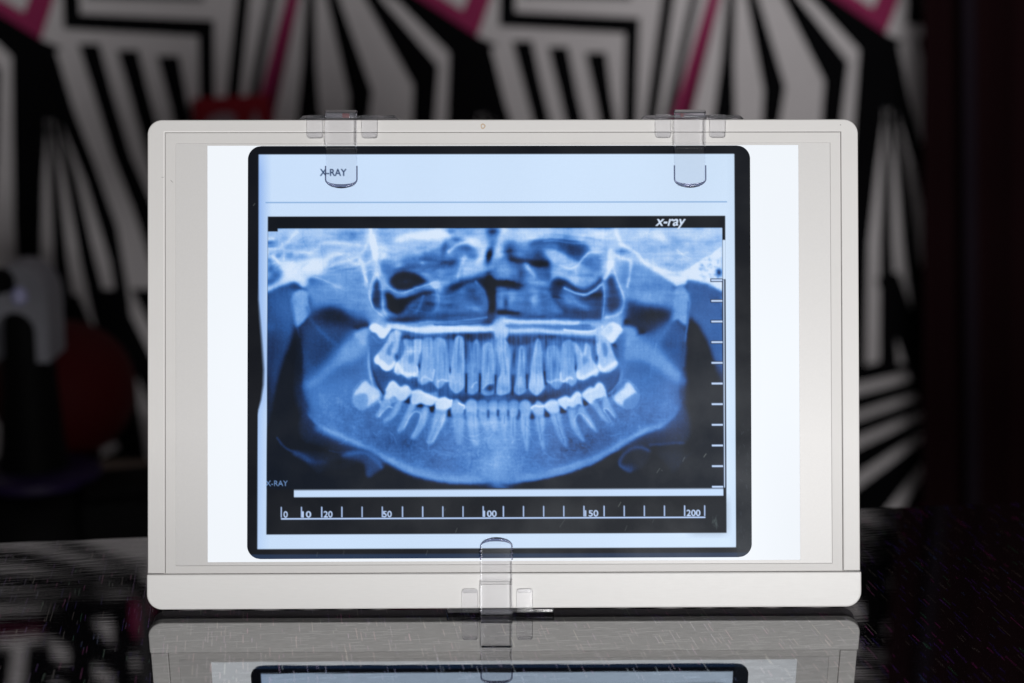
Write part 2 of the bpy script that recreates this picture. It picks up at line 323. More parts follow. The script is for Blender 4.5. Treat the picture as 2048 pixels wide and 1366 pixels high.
    blob(CB((1570,670)), 10, 6, .68, .6); stroke(CB((1660,760),(1650,900),(1630,1080),(1610,1300)), 2.2, .42, .8); stroke(CB((1530,830),(1480,960),(1400,1080),(1340,1200)), 5, .42, .5)
    # diagonal soft palate / tongue bands over the rami
    poly(CC((440,290),(560,220),(700,40),(760,-60),(900,-120),(940,-40),(900,40),(700,120),(560,240),(470,330)), .55, 6)
    poly(CA((820,1010),(920,960),(945,1000),(945,1100),(900,1120),(840,1060)), .66, 3)
    stroke(CA((945,980),(945,1150),(940,1300),(960,1420),(1000,1540),(1060,1640)), 3, .66, .9)
    poly(CD((1090,-20),(1200,-90),(1400,20),(1560,200),(1600,290),(1500,260),(1350,140),(1200,90),(1090,90)), .53, 6)
    poly(CB((1085,960),(1180,960),(1230,1020),(1180,1110),(1110,1120),(1080,1060)), .58, 4)
    stroke(CD((1070,100),(1085,200),(1050,310),(980,380)), 3.5, .6, .8); stroke(CD((1380,-40),(1350,100),(1330,240)), 1.5, .56, .5)
    poly(CC((380,330),(520,260),(620,180),(760,140),(880,150),(800,230),(640,250),(540,330),(430,400)), .34, 7, .8)
    poly(CD((1130,130),(1300,130),(1450,220),(1580,300),(1540,340),(1380,260),(1200,230)), .36, 7, .8)
    poly(CD((1440,200),(1560,200),(1600,280),(1500,270)), .54, 6, .7)
    blob(CC((560,430)), 26, 24, .5, .7); blob(CD((1450,480)), 26, 30, .46, .6); blob(CC((760,360)), 20, 24, .46, .6)
    # body shading
    blob((780,880), 50, 22, .37, .8, 25); blob((860,905), 50, 24, .36, .8, 15); blob((1150,905), 45, 22, .33, .8,-18); blob((1200,870), 40, 22, .35, .7,-25); blob((1300,830), 40, 24, .37, .7)
    blob((1000,900), 35, 60, .54, .8); blob((985,935), 28, 20, .56, .8); blob((950,900), 40, 18, .46, .5)
    stroke(P((640,856),(707,884),(766,914),(825,941),(880,954),(960,958)), 9, .52, .8); stroke(P((650,856),(707,881),(766,911),(825,938)), 3.5, .56, .7)
    stroke(P((1323,850),(1283,868),(1236,894),(1177,925),(1107,947),(1037,957)), 8, .50, .8); stroke(P((1300,858),(1240,890),(1180,921),(1100,945)), 3.5, .56, .7)
    stroke(P((602,670),(602,720),(602,760),(607,795),(616,818)), 9, .13, .75); stroke(P((1364,800),(1364,780),(1369,740),(1370,690)), 6, .2, .7)
    blob((603,735), 6, 40, .1, .6)
    # trabecular texture inside the mandible
    sl, m = mask(P((640,800),(780,780),(1000,850),(1230,780),(1350,790),(1340,840),(1180,920),(1000,960),(820,935),(660,855)), 10)
    tx = .6 * noise(PH, PW, 1.4, 1.4) + .6 * noise(PH, PW, 3.5, 3.5) + .35 * noise(PH, PW, 1., 5.)
    I[sl] += .020 * tx[sl] * m
    for pts in (CC((1360,830),(1420,870),(1480,860),(1440,900),(1380,910)), CC((1600,870),(1660,890),(1700,850)), CC((1480,850),(1540,880),(1620,900)), CD((420,880),(470,920),(510,935)), CD((560,880),(610,900),(640,860)), CD((620,850),(650,850)), CC((680,560),(690,600)), CC((800,640),(810,690)), CC((970,690),(1010,720),(1030,690)), CD((950,640),(1000,660),(1010,620)), CD((1060,590),(1050,620),(1000,640)), CD((1240,660),(1245,690))):
        stroke(pts, 1.5, .055, .8, add=True); stroke([(a + 3, b + 4) for a, b in pts], 3, .03, .8, add=True)
    # ---------- mouth opening ----------
    poly(P((746,690),(768,680),(800,655),(1180,655),(1222,690),(1242,700),(1243,735),(1237,768),(1226,782),(1190,795),(1100,825),(1060,832),(990,838),(940,832),(880,815),(800,798),(770,788),(756,766),(747,735)), .345, 3.5)
    blob((985,800), 60, 9, .15, .8); blob((1080,800), 50, 10, .2, .8, -8); blob((905,805), 30, 8, .22, .8, 10); blob((765,730), 12, 25, .3, .6)
    # maxilla behind the roots
    poly(P((755,690),(775,668),(860,672),(985,668),(1100,672),(1196,678),(1225,690),(1195,745),(1130,745),(1050,748),(985,752),(920,748),(850,740),(790,715)), .44, 4)
    poly(P((800,671),(850,676),(900,671),(940,668),(985,668),(988,678),(960,686),(930,684),(890,681),(850,684),(810,682)), .2, 3)
    poly(P((1010,672),(1040,671),(1090,671),(1130,676),(1185,680),(1196,686),(1150,684),(1090,682),(1060,690),(1040,694),(1018,690)), .2, 3)
    blob((932,700), 5, 26, .16, .9); blob((898,690), 4, 14, .28, .8); blob((962,690), 6, 8, .26, .7); blob((1030,710), 4, 28, .22, .85, 8); blob((1062,705), 4, 22, .26, .8, 5); blob((1094,690), 6, 14, .2, .85); blob((1122,690), 8, 10, .3, .7); blob((1090,735), 3, 14, .24, .8); blob((1193,686), 6, 6, .24, .8); blob((815,678), 6, 6, .22, .8)
    blob((1013,740), 5, 20, .4, .6); blob((970,673), 14, 4, .18, .8); blob((1108,674), 14, 3, .1, .8); blob((938,673), 8, 4, .08, .8); blob((912,672), 10, 3, .18, .8)
    # hard palate
    poly(P((776,648),(800,650),(830,655),(880,652),(950,652),(992,650),(1000,660),(990,664),(950,664),(900,666),(850,669),(820,664),(790,660),(776,655)), .86, 2.2)
    stroke(P((850,661),(900,657),(960,657),(995,660)), 3, .92, .8); stroke(P((800,640),(860,646),(920,641),(985,636)), 3, .56, .7); stroke(P((870,652),(960,646),(985,640)), 1.6, .3, .6)
    poly(P((992,640),(1018,638),(1016,676),(992,676)), .74, 3); blob((1003,655), 9, 9, .82, .6); blob((1002,675), 7, 7, .6, .6)
    stroke(P((1010,644),(1060,646),(1110,646),(1156,648)), 3.5, .78, .95); stroke(P((1016,654),(1060,656),(1120,656),(1180,653)), 3.2, .4, .85)
    stroke(P((1015,663),(1060,663),(1120,666),(1180,669),(1202,664)), 5.5, .78, .95); stroke(P((1130,662),(1170,666),(1200,660),(1206,655)), 2.5, .93, .8); blob((1204,664), 7, 8, .86, .7)
    # dark nasal floor
    stroke(CB((-20,600),(60,600),(130,605),(200,615)), 10, .07, .85); stroke(CB((200,610),(330,615),(470,640)), 9, .26, .6); stroke(CB((50,840),(110,845),(200,850)), 7, .08, .9); stroke(CB((240,860),(420,870)), 8, .24, .6)
    poly(CB((130,780),(200,660),(270,640),(380,660),(460,680),(540,790),(560,860),(300,850),(140,820)), .43, 4); blob(CB((350,720)), 8, 16, .7, .8, -10); blob(CB((55,720)), 7, 12, .52, .8); blob(CB((105,760)), 5, 14, .18, .8)
    stroke(CA((1960,520),(1985,640),(2000,760),(1985,850),(1945,910)), 9, .05, .8)
    poly(P((736,672),(760,655),(778,664),(772,700),(750,742),(742,705)), .42, 3.5); poly(P((1215,664),(1250,666),(1250,700),(1246,745),(1238,742),(1236,700)), .42, 3.5)
    # ---------- teeth ----------
    def tooth(outline, v, soft=1.9, a=1.): poly(outline, v, soft, a)
    tooth(U1((10,120),(90,60),(200,90),(290,60),(350,150),(300,230),(240,310),(160,290),(110,220),(40,180)), .96); poly(U1((140,0),(280,0),(300,60),(240,150),(180,90)), .66, 3)
    stroke(U1((60,280),(160,380),(280,330)), 2, .5, .7)
    # upper left molars
    tooth(U1((90,650),(130,580),(200,490),(290,350),(350,210),(520,200),(500,380),(470,520),(440,640),(420,740),(370,810),(290,840),(220,810),(160,740),(110,720)), .74)
    poly(U1((90,650),(150,570),(170,640),(250,700),(330,760),(420,680),(420,740),(370,810),(290,840),(220,810),(160,740),(110,720)), .96, 1.8); poly(U1((290,560),(320,440),(390,360),(385,460),(360,590)), .5, 2); stroke(U1((440,200),(450,400),(400,520)), 2.5, .82, .7)
    tooth(U1((425,830),(450,710),(530,620),(590,480),(560,340),(640,330),(700,400),(720,330),(880,330),(870,480),(820,600),(800,760),(800,880),(780,940),(700,930),(640,965),(580,930),(540,890),(470,910),(430,880)), .74)
    stroke(U1((435,840),(460,740),(540,860),(640,900),(760,900)), 4, .96, .9); stroke(U1((790,930),(790,780)), 2, .9, .8); poly(U1((640,600),(700,570),(720,640),(690,730),(640,680)), .55, 2.5); blob(U1((700,520)), 10, 2.5, .84, .9); poly(U1((640,340),(710,360),(720,430),(650,450)), .55, 2.5)
    stroke(U1((650,970),(700,930)), 2, .6, .5)
    # upper left premolars
    tooth(U1((785,970),(830,800),(870,640),(880,330),(1050,320),(1062,600),(1070,820),(1050,990),(1000,1010),(880,1070),(820,1040)), .62); stroke(U1((850,990),(890,945),(960,960),(1020,995)), 2.4, .78, .7); stroke(U1((1045,990),(1055,890),(1062,830)), 2.2, .86, .7)
    tooth(U1((1040,1010),(1080,820),(1065,330),(1230,330),(1280,500),(1300,800),(1340,900),(1330,1010),(1250,1015),(1210,1080),(1140,1135),(1080,1090)), .59); stroke(U1((1130,1010),(1190,985),(1260,1005),(1320,1000)), 2.2, .78, .7); stroke(U1((1325,900),(1330,1000)), 2.2, .86, .7)
    blob(U1((960,450)), 9, 12, .66, .6); blob(U1((1160,560)), 10, 14, .54, .5); blob(U1((960,700)), 3, 14, .54, .6)
    # upper front teeth
    def front(o, pulp, v=.61):
        tooth(o, v, 1.6); stroke(pulp, 2, v - .12, .7)
    front(U1((1300,1050),(1330,800),(1370,600),(1410,300),(1530,300),(1560,600),(1565,900),(1560,1080),(1500,1170),(1420,1215),(1340,1150)), U1((1470,320),(1450,600),(1450,860)), .6)
    stroke(U1((1360,760),(1390,500),(1420,320)), 2.2, .66, .7); stroke(U1((1530,760),(1510,500),(1500,320)), 2.2, .66, .7); blob(U1((1440,1020)), 12, 12, .64, .6)
    front(U1((1590,1150),(1620,900),(1640,700),(1720,350),(1800,400),(1800,800),(1795,1000),(1790,1150),(1740,1210),(1690,1230),(1620,1210)), U1((1740,420),(1730,650),(1720,860)), .53); stroke(U1((1680,1110),(1720,1050),(1760,1030)), 1.6, .7, .8); blob(U1((1720,760)), 9, 10, .62, .6)
    front(U1((1820,1150),(1840,900),(1850,500),(1900,400),(2000,400),(2040,600),(2055,1000),(2060,1180),(2000,1235),(1900,1245),(1840,1215)), U1((1950,420),(1940,650),(1930,860)), .58); poly(U1((1870,1150),(1930,1080),(2010,1060),(2050,1120),(1980,1190)), .24, 3); blob(U1((1960,1205)), 10, 3, .48, .6); stroke(U1((1860,1130),(1930,1060),(2040,1040)), 2, .68, .7)
    front(U2((200,1080),(220,980),(270,850),(200,500),(240,300),(330,320),(420,500),(430,850),(430,950),(430,1100),(410,1200),(330,1230),(250,1250),(195,1200)), U2((260,400),(330,650),(350,900)), .62); blob(U2((320,1130)), 8, 6, .5, .8); blob(U2((250,1190)), 6, 5, .62, .7); blob(U2((260,500)), 9, 14, .68, .7)
    front(U2((490,1130),(520,980),(540,800),(575,500),(620,430),(660,600),(660,850),(680,1080),(670,1180),(570,1245),(500,1200)), U2((610,500),(600,750),(595,920)), .6); blob(U2((580,1140)), 8, 6, .5, .8)
    front(U2((725,1080),(755,900),(770,750),(830,430),(870,320),(920,400),(945,600),(950,880),(980,1080),(970,1140),(850,1250),(740,1160)), U2((880,360),(870,600),(860,880)), .65); blob(U2((850,1050)), 12, 12, .66, .6)
    tooth(U2((1000,1000),(1010,850),(1020,500),(1110,430),(1200,470),(1240,700),(1240,900),(1275,1050),(1210,1150),(1130,1130),(1060,1050)), .54, 1.6); stroke(U2((1020,1010),(1080,1035),(1150,1000),(1230,1000)), 2.4, .72, .7); blob(U2((1090,640)), 9, 16, .6, .5)
    tooth(U2((1238,880),(1260,700),(1280,400),(1440,350),(1470,600),(1490,850),(1510,1000),(1490,1060),(1430,1105),(1360,1050),(1290,1030),(1250,1000)), .6, 1.6); stroke(U2((1242,890),(1255,1000),(1300,1020),(1390,965),(1440,980)), 2.4, .86, .8); blob(U2((1360,600)), 10, 18, .66, .5)
    tooth(U2((1520,960),(1512,850),(1510,650),(1440,380),(1550,440),(1600,560),(1650,400),(1730,450),(1760,650),(1840,770),(1870,850),(1840,940),(1760,930),(1700,970),(1620,1005),(1550,980)), .74); stroke(U2((1530,880),(1545,960),(1630,960),(1720,910),(1840,850)), 4, .95, .9); poly(U2((1610,640),(1660,600),(1690,680),(1650,740),(1610,740)), .54, 2.5); stroke(U2((1600,600),(1650,560),(1670,460)), 2, .82, .7)
    tooth(P((1197,738),(1195,705),(1193,662),(1206,658),(1217,672),(1224,697),(1235,722),(1238,730),(1233,738),(1222,746),(1212,748),(1203,745)), .72); stroke(P((1199,735),(1206,742),(1218,738),(1232,728)), 4, .96, .9); poly(P((1205,690),(1212,688),(1217,705),(1213,716),(1208,712)), .5, 2); stroke(P((1197,720),(1196,690)), 1.5, .86, .7)
    tooth(CB((920,1000),(1010,925),(1100,985),(1060,1040),(1000,1100),(950,1050)), .95); poly(CB((900,1010),(980,950),(1020,990),(990,1020),(950,1040)), .8, 2.5)
    # interdental dark slits
    for a, b in ((U1((1590,900)), U1((1585,1180))), (U1((1812,900)), U1((1808,1180))), (U2((180,930)), U2((180,1200))), (U2((470,930)), U2((455,1220))), (U2((700,920)), U2((700,1120))), (U2((980,870)), U2((1000,1060)))):
        stroke(P(a[0], b[0]), 2.4, .17, .75)
    blob(U1((820,760)), 2.5, 6, .22, .9); blob(U1((1325,830)), 2, 6, .22, .9); blob(U2((1495,800)), 2, 6, .22, .8); blob(U1((450,610)), 4, 5, .26, .8); blob(U2((1840,640)), 3, 6, .26, .8)
    # ---------- lower teeth ----------
    CR, RT = .79, .61
    stroke(CC((800,380),(850,280),(920,255),(1000,320),(1045,390),(1000,460),(920,500),(840,470)), 1.2, .52, .6, closed=True)
    poly(CC((810,380),(870,290),(910,265),(960,310),(1020,350),(1030,400),(980,450),(930,490),(860,490),(825,440)), .58, 1.8)
    poly(CC((812,385),(870,292),(910,267),(955,312),(1020,350),(1030,400),(980,448),(930,486),(870,480),(830,440)), .76, 2.6); poly(CC((795,405),(870,374),(928,392),(926,505),(855,512),(800,460)), .55, 2); blob(CC((975,415)), 8, 8, .84, .7); blob(CC((970,358)), 9, 3, .76, .6, 30)
    stroke(CD((1000,390),(1060,290),(1140,260),(1220,340),(1230,420),(1170,500),(1080,490)), 1.3, .52, .6, closed=True)
    poly(CD((1015,412),(1060,365),(1100,345),(1120,292),(1150,277),(1198,340),(1216,410),(1180,478),(1110,494),(1050,465)), .78, 2.6); poly(CD((1208,370),(1236,412),(1195,500),(1105,512),(1100,450),(1130,420),(1165,394)), .49, 2); blob(CD((1110,370)), 8, 8, .86, .6)
    # roots
    def root(o, v=RT, soft=1.7): poly(o, v, soft + .6, .92)
    root(L1((200,300),(290,280),(330,330),(300,390),(200,480),(110,560),(95,530),(150,430))); root(L1((420,300),(480,340),(420,470),(340,570),(260,610),(200,600),(290,500),(350,420)))
    stroke(L1((330,410),(280,400),(200,470),(140,540)), 2, .72, .8); blob(L1((280,480)), 7, 9, .42, .8, 40); poly(L1((310,260),(360,230),(400,270),(450,270),(400,330),(330,340)), .55, 2)
    root(L1((600,350),(690,370),(650,440),(560,600),(490,740),(420,765),(440,670),(520,520))); root(L1((800,380),(880,420),(850,520),(820,640),(760,750),(660,875),(600,840),(680,720),(740,560),(760,460)))
    stroke(L1((500,720),(570,580),(640,490),(700,470),(750,510),(735,600),(640,830)), 2.2, .72, .8); blob(L1((670,600)), 7, 16, .36, .9, 15)
    root(L1((960,420),(1140,430),(1090,650),(1000,800),(920,940),(840,910),(900,720),(950,520))); stroke(L1((1050,480),(1000,650),(900,880)), 1.6, .52, .7); stroke(L1((1100,520),(1040,700),(930,900)), 2, .7, .7)
    root(L1((1200,480),(1380,490),(1375,700),(1350,920),(1270,940),(1240,700)), .56, 2.2); root(L1((1410,490),(1580,490),(1590,700),(1595,950),(1530,970),(1460,820),(1420,600)), .58, 2); stroke(L1((1520,520),(1530,700),(1550,880)), 2, .5, .6)
    root(L1((1590,480),(1725,480),(1730,620),(1755,750),(1700,750),(1610,600)), .56, 2); root(L1((1745,480),(1860,490),(1875,740),(1790,760),(1750,600)), .6, 2); root(L1((1890,490),(2010,490),(2000,760),(1950,850),(1915,600)), .57, 2)
    stroke(L1((1975,520),(1970,640)), 1.3, .42, .8)
    root(L2((360,480),(490,450),(465,560),(440,850),(410,960),(380,800),(370,560)), .57, 1.8); stroke(L2((420,560),(415,820)), 1.3, .42, .8)
    root(L2((520,480),(680,450),(660,560),(650,850),(620,1070),(580,950),(530,700)), .6, 1.8); stroke(L2((600,560),(600,860)), 1.5, .48, .8)
    root(L2((700,440),(868,480),(862,800),(880,1010),(840,1020),(780,800),(730,560)), .58, 1.7); stroke(L2((790,560),(830,880)), 1.6, .44, .8)
    root(L2((940,470),(1095,470),(1130,650),(1190,850),(1220,990),(1150,960),(1060,800),(970,560)), .56, 1.8); stroke(L2((1040,520),(1100,740),(1160,920)), 1.6, .44, .7)
    root(L2((1200,430),(1330,420),(1330,560),(1380,720),(1465,910),(1390,880),(1270,700),(1220,500))); root(L2((1370,400),(1440,400),(1500,500),(1590,640),(1645,780),(1570,730),(1450,600),(1370,510)))
    stroke(L2((1320,700),(1320,580),(1380,500),(1470,560),(1580,700)), 2, .7, .8); blob(L2((1390,600)), 6, 10, .32, .8, -25); poly(L2((1230,400),(1350,380),(1400,400),(1340,450),(1260,450)), .48, 2.5)
    root(L2((1550,340),(1640,330),(1680,400),(1750,520),(1840,640),(1760,620),(1640,480))); root(L2((1720,300),(1790,260),(1850,400),(1935,570),(1880,540),(1790,450),(1730,440)))
    stroke(L2((1850,620),(1770,500),(1740,440),(1800,440),(1900,560)), 1.6, .68, .8); blob(L2((1800,550)), 6, 8, .44, .7,-40)
    # lower crowns
    def crown(o, v=CR, soft=2.0): poly(o, v, soft)
    crown(L1((240,190),(290,60),(350,15),(410,60),(460,110),(520,75),(570,100),(630,180),(600,225),(530,300),(450,320),(360,240),(300,290),(220,280)))
    crown(L1((600,340),(620,220),(640,165),(740,145),(800,200),(880,210),(1000,260),(980,310),(920,380),(830,380),(760,350),(680,370))); poly(L1((880,210),(980,180),(1000,250)), .5, 1.8)
    stroke(L1((640,190),(750,190),(850,240),(980,290)), 3, .92, .7); stroke(L1((260,150),(340,50),(450,130),(560,120)), 3, .9, .7)
    crown(L1((960,420),(980,300),(1100,255),(1170,300),(1215,320),(1200,380),(1140,440),(1040,440)), .8); stroke(L1((1205,310),(1195,390)), 1.8, .95, .9); stroke(L1((1000,300),(1100,290),(1190,320)), 2.5, .9, .7)
    crown(L1((1195,490),(1205,350),(1270,285),(1330,330),(1390,380),(1385,490),(1290,500)), .6); stroke(L1((1310,350),(1340,370),(1390,390),(1385,430)), 1.6, .88, .9)
    crown(L1((1408,490),(1408,350),(1480,285),(1560,310),(1580,350),(1578,490)), .58); crown(L1((1590,490),(1588,330),(1650,298),(1720,320),(1728,490)), .5); crown(L1((1748,500),(1740,330),(1830,290),(1870,330),(1862,500)), .52); crown(L1((1890,500),(1880,330),(1960,295),(2020,330),(2012,500)), .5)
    for x in (1480, 1660, 1800, 1950): blob(L1((x,440)), 9, 7, .64, .7); blob(L1((x,500)), 9, 3, .5, .6)
    blob((995,798), 26, 5, .4, .8)
    crown(L2((360,490),(352,340),(430,303),(500,340),(492,450),(470,500)), .5); blob(L2((425,450)), 8, 6, .6, .7)
    crown(L2((520,480),(512,350),(590,303),(670,340),(682,450),(665,500)), .58); crown(L2((678,410),(730,375),(775,313),(850,360),(870,400),(866,500),(740,500)), .62); stroke(L2((685,420),(730,390),(800,400),(860,395)), 2, .84, .85)
    crown(L2((868,390),(960,300),(1050,310),(1090,390),(1095,480),(950,490)), .7); stroke(L2((880,395),(960,350),(1060,350)), 3, .8, .7)
    crown(L2((1070,315),(1180,245),(1250,270),(1330,185),(1390,200),(1430,330),(1440,400),(1370,370),(1290,420),(1220,400),(1190,460),(1110,400)), .78); stroke(L2((1090,310),(1190,290),(1270,310),(1350,220),(1400,240)), 3, .9, .8)
    crown(L2((1420,220),(1500,140),(1560,120),(1590,140),(1640,70),(1690,55),(1740,100),(1790,250),(1720,280),(1620,310),(1560,370),(1500,340),(1440,280)), .8); stroke(L2((1450,220),(1560,170),(1620,150),(1690,90),(1740,160)), 3, .9, .7); stroke(L2((1600,330),(1680,310),(1740,260)), 2, .58, .7)
    # dark triangles between the crowns
    for t in (L1((515,335),(590,240),(590,340)), L1((905,425),(955,350),(955,430)), L1((1150,470),(1185,410),(1190,480)), L1((1385,430),(1410,440),(1400,515),(1380,515)), L1((1580,440),(1592,440),(1590,560),(1575,560)), L1((1728,450),(1745,450),(1745,560),(1730,560)), L1((1866,440),(1890,440),(1890,540),(1868,540)),
              L2((335,440),(355,440),(365,540),(335,540)), L2((495,440),(515,440),(525,560),(485,560)), L2((680,450),(725,560),(705,580),(675,560)), L2((870,410),(950,560),(870,560)), L2((1098,390),(1195,490),(1110,500)), L2((1436,270),(1520,370),(1455,385)), L2((185,440),(205,440),(205,540),(185,540)), L2((45,440),(62,440),(62,560),(50,560))):
        poly(t, .17, 1.8, .85, sm=False)
    # ---------- hyoid shadows ----------
    poly(CC((300,860),(420,850),(700,880),(800,860),(950,870),(1050,980),(960,1080),(920,1090),(900,980),(760,920),(600,980),(500,1080),(440,1000),(300,900)), .16, 5)
    stroke(CC((150,750),(220,830),(330,880),(440,950)), 4, .26, .8); stroke(CC((720,900),(820,870),(920,890),(1020,960)), 4, .32, .8); blob(CC((970,940)), 12, 9, .34, .7, 30); blob(CC((930,1060)), 6, 7, .3, .7); blob(CC((780,940)), 18, 12, .2, .6); stroke(CC((600,860),(700,870),(930,870)), 2, .24, .6)
    poly(CD((1060,950),(1120,870),(1220,830),(1320,860),(1340,920),(1300,1000),(1200,1060),(1100,1040)), .16, 5); stroke(CD((1160,1040),(1070,990),(1080,920),(1150,860),(1240,840),(1330,870)), 4.5, .3, .85); blob(CD((1150,1020)), 10, 6, .26, .7)
    stroke(CD((1330,820),(1500,810),(1600,800)), 3, .24, .7); poly(CD((1350,880),(1550,850),(1640,840),(1600,950),(1540,1100),(1500,1000)), .13, 6); stroke(CD((1560,980),(1640,910),(1750,840),(1850,760)), 4, .17, .7)
    stroke(P((990,968),(1000,975),(1010,980)), 6, .36, .6); blob((985,950), 14, 18, .5, .5); stroke(P((990,880),(994,930),(992,975)), 10, .58, .4)
    # ---------- second pass: tones ----------
    for k in range(46):
        lft = k % 2; x = rng.uniform(542, 700) if lft else rng.uniform(1270, 1440); y = rng.uniform(500, 560) if k < 30 else rng.uniform(465, 500)
        blob((x, y), rng.uniform(3, 9), rng.uniform(2, 5), rng.choice([.58, .62, .86, .68]), .28, rng.uniform(-35, 35) + (-20 if lft else 20))
    for k in range(30):
        x, y = rng.uniform(770, 1220), rng.uniform(470, 625); stroke(P((x - rng.uniform(10, 30), y + rng.uniform(-6, 6)), (x, y), (x + rng.uniform(10, 30), y + rng.uniform(-6, 6))), rng.uniform(2, 5), rng.choice([.06, -.05, .05, -.06]), add=True)
    poly(CC((690,900),(800,868),(940,876),(1045,970),(1020,1040),(950,1080),(905,1050),(880,960),(780,930)), .27, 5, .9); stroke(CC((760,885),(900,880),(1000,940),(1040,1000)), 5, .38, .7); stroke(CC((300,880),(380,910),(480,960),(560,970)), 6, .26, .7)
    poly(CC((440,980),(600,960),(760,950),(820,1000),(700,1060),(540,1060)), .15, 7, .8); poly(CD((1350,860),(1500,830),(1640,840),(1620,930),(1560,1040),(1500,1080),(1420,960)), .17, 8, .8); stroke(CD((1330,815),(1480,808),(1620,800)), 3, .26, .6)
    stroke(P((616,770),(650,746),(690,702),(728,672)), 10, .54, .5); stroke(P((1364,764),(1330,732),(1290,697),(1250,672)), 10, .52, .5)
    sl, m = mask(P((795,668),(890,668),(985,668),(1190,676),(1200,700),(1150,735),(1050,748),(985,750),(900,745),(830,730),(790,700)), 6)
    fld = (.47 + .07 * noise(PH, PW, 16, 1.6) + .04 * noise(PH, PW, 7, 4))
    I[sl] += (fld[sl] - I[sl]) * m * .22
    sl, m = mask(P((870,826),(985,830),(1100,832),(1180,850),(1120,890),(985,905),(860,885)), 9); fld = (.5 + .06 * noise(PH, PW, 16, 1.8)); I[sl] += (fld[sl] - I[sl]) * m * .12
    sl, m = mask(body, 6); I[sl] += .035 * m
    I[:, :] += 0; sl, m = mask(P((860,670),(985,670),(1110,672),(1120,780),(985,796),(850,785)), 8); I[sl] += .05 * m * np.clip(I[sl] * 2.5 - .5, 0, 1)
    sl, m = mask(P((860,800),(985,802),(1120,806),(1110,850),(985,856),(870,850)), 8); I[sl] += .07 * m * np.clip(I[sl] * 2.5 - .5, 0, 1)
    poly(P((775,634),(850,630),(985,626),(985,645),(900,646),(800,646),(778,644)), .27, 4, .85); blob((810,640), 26, 6, .12, .7); blob((930,636), 40, 5, .42, .6); stroke(P((840,648),(900,644),(975,636)), 2, .62, .6)
    poly(P((1030,632),(1190,630),(1200,640),(1150,641),(1030,640)), .26, 3, .8); stroke(P((1012,645),(1060,646),(1110,646),(1156,648)), 3, .84, .7)
    yy, xx = np.mgrid[0:PH, 0:PW].astype(np.float32); ax, ay = xx + PX0, yy + PY0
    top = np.clip((575 - ay) / 60, 0, 1); side = np.clip((np.abs(ax - 992) - 150) / 140, 0, 1)
    I += top * (.02 + .05 * side) * np.clip(I * 1.6, 0, 1)
    I += .02 * np.exp(-((ax - 985) / 80) ** 2 - ((ay - 915) / 45) ** 2) + .05 * np.exp(-((ax - 990) / 60) ** 2 - ((ay - 860) / 40) ** 2)
    I -= .07 * np.exp(-((ax - 790) / 70) ** 2 - ((ay - 885) / 30) ** 2) + .08 * np.exp(-((ax - 1180) / 80) ** 2 - ((ay - 893) / 32) ** 2)
    stroke(P((612,818),(640,852),(707,884),(766,916),(825,944),(880,957),(960,962)), 4, .03, add=True); stroke(P((1355,820),(1323,852),(1283,870),(1236,897),(1177,929),(1107,951),(1037,961)), 4, .03, add=True)
    blob((645,805), 30, 26, .5, .35); blob((1335,800), 26, 30, .46, .35)
    for k in range(70):                                             # fine bone lines over the jaw and skull base
        a = rng.rand() * 6.28; cx, cy = (rng.uniform(640, 1340), rng.uniform(840, 930)) if k < 40 else (rng.uniform(545, 760), rng.uniform(470, 545)) if k < 55 else (rng.uniform(1230, 1440), rng.uniform(470, 545))
        if k < 40 and cy > 870 + 80 * (1 - abs(cx - 990) / 360): continue
        L_ = rng.uniform(6, 16); c1, s1 = math.cos(a), math.sin(a); stroke(P((cx - L_ * c1, cy - L_ * s1), (cx + 3 * s1, cy - 3 * c1), (cx + L_ * c1, cy + L_ * s1)), 1.3, rng.choice([.05, .06, -.04]), add=True)
    wx = 1.1 * noise(PH, PW, 14, 14) + .25 * noise(PH, PW, 3, 3); wy = 1.1 * noise(PH, PW, 14, 14) + .25 * noise(PH, PW, 3, 3)
    sx, sy = np.clip(xx + wx, 0, PW - 1.01), np.clip(yy + wy, 0, PH - 1.01); ix, iy = sx.astype(int), sy.astype(int); fx, fy = sx - ix, sy - iy
    W_ = (I[iy, ix] * (1 - fx) + I[iy, ix + 1] * fx) * (1 - fy) + (I[iy + 1, ix] * (1 - fx) + I[iy + 1, ix + 1] * fx) * fy
    sl, m = mask(P((780,672),(985,664),(1200,676),(1250,760),(1200,880),(985,910),(790,880),(740,780)), 8)
    K = np.zeros_like(I); K[sl] = m; I = I * (.75 * K) + W_ * (1 - .75 * K)
    K = np.zeros_like(I); sl, m = mask(P((560,462),(1430,462),(1430,560),(1250,640),(745,640),(600,555)), 14); K[sl] = m
    I += K * (.012 * noise(PH, PW, 2.2, 9) + .012 * noise(PH, PW, 4, 4) + .022 * noise(PH, PW, 10, 14)) * np.clip(I * 2.2, 0, 1)
    # film grain + faint sweep banding
    I += .009 * noise(PH, PW, 1.0, 1.0) * (.3 + I) + .006 * noise(PH, PW, 14., 1.) * (.2 + I) + .005 * noise(PH, PW, 1., 16.) * (.1 + I)
    sl, m = mask(P((790,672),(985,666),(1195,680),(1200,740),(1100,790),(985,790),(870,790),(790,740)), 10)
    I[sl] += .022 * noise(PH, PW, 12, 1.3)[sl] * m
    I += .03 * noise(PH, PW, 6, 6) * np.clip(I - .2, 0, .5)
    I = .80 * I + .20 * gblur(I, 7)
    I += .22 * (I - gblur(I, 16)) * np.clip(I * 3, 0, 1) + .15 * (I - gblur(I, 2.5)) * np.clip(I * 2, 0, 1)
    I = .47 + (I - .47) * 1.10 - .012 - .05 * np.clip((.32 - I) / .2, 0, 1)
    I = np.clip(gblur(I, .5), 0.02, 1)
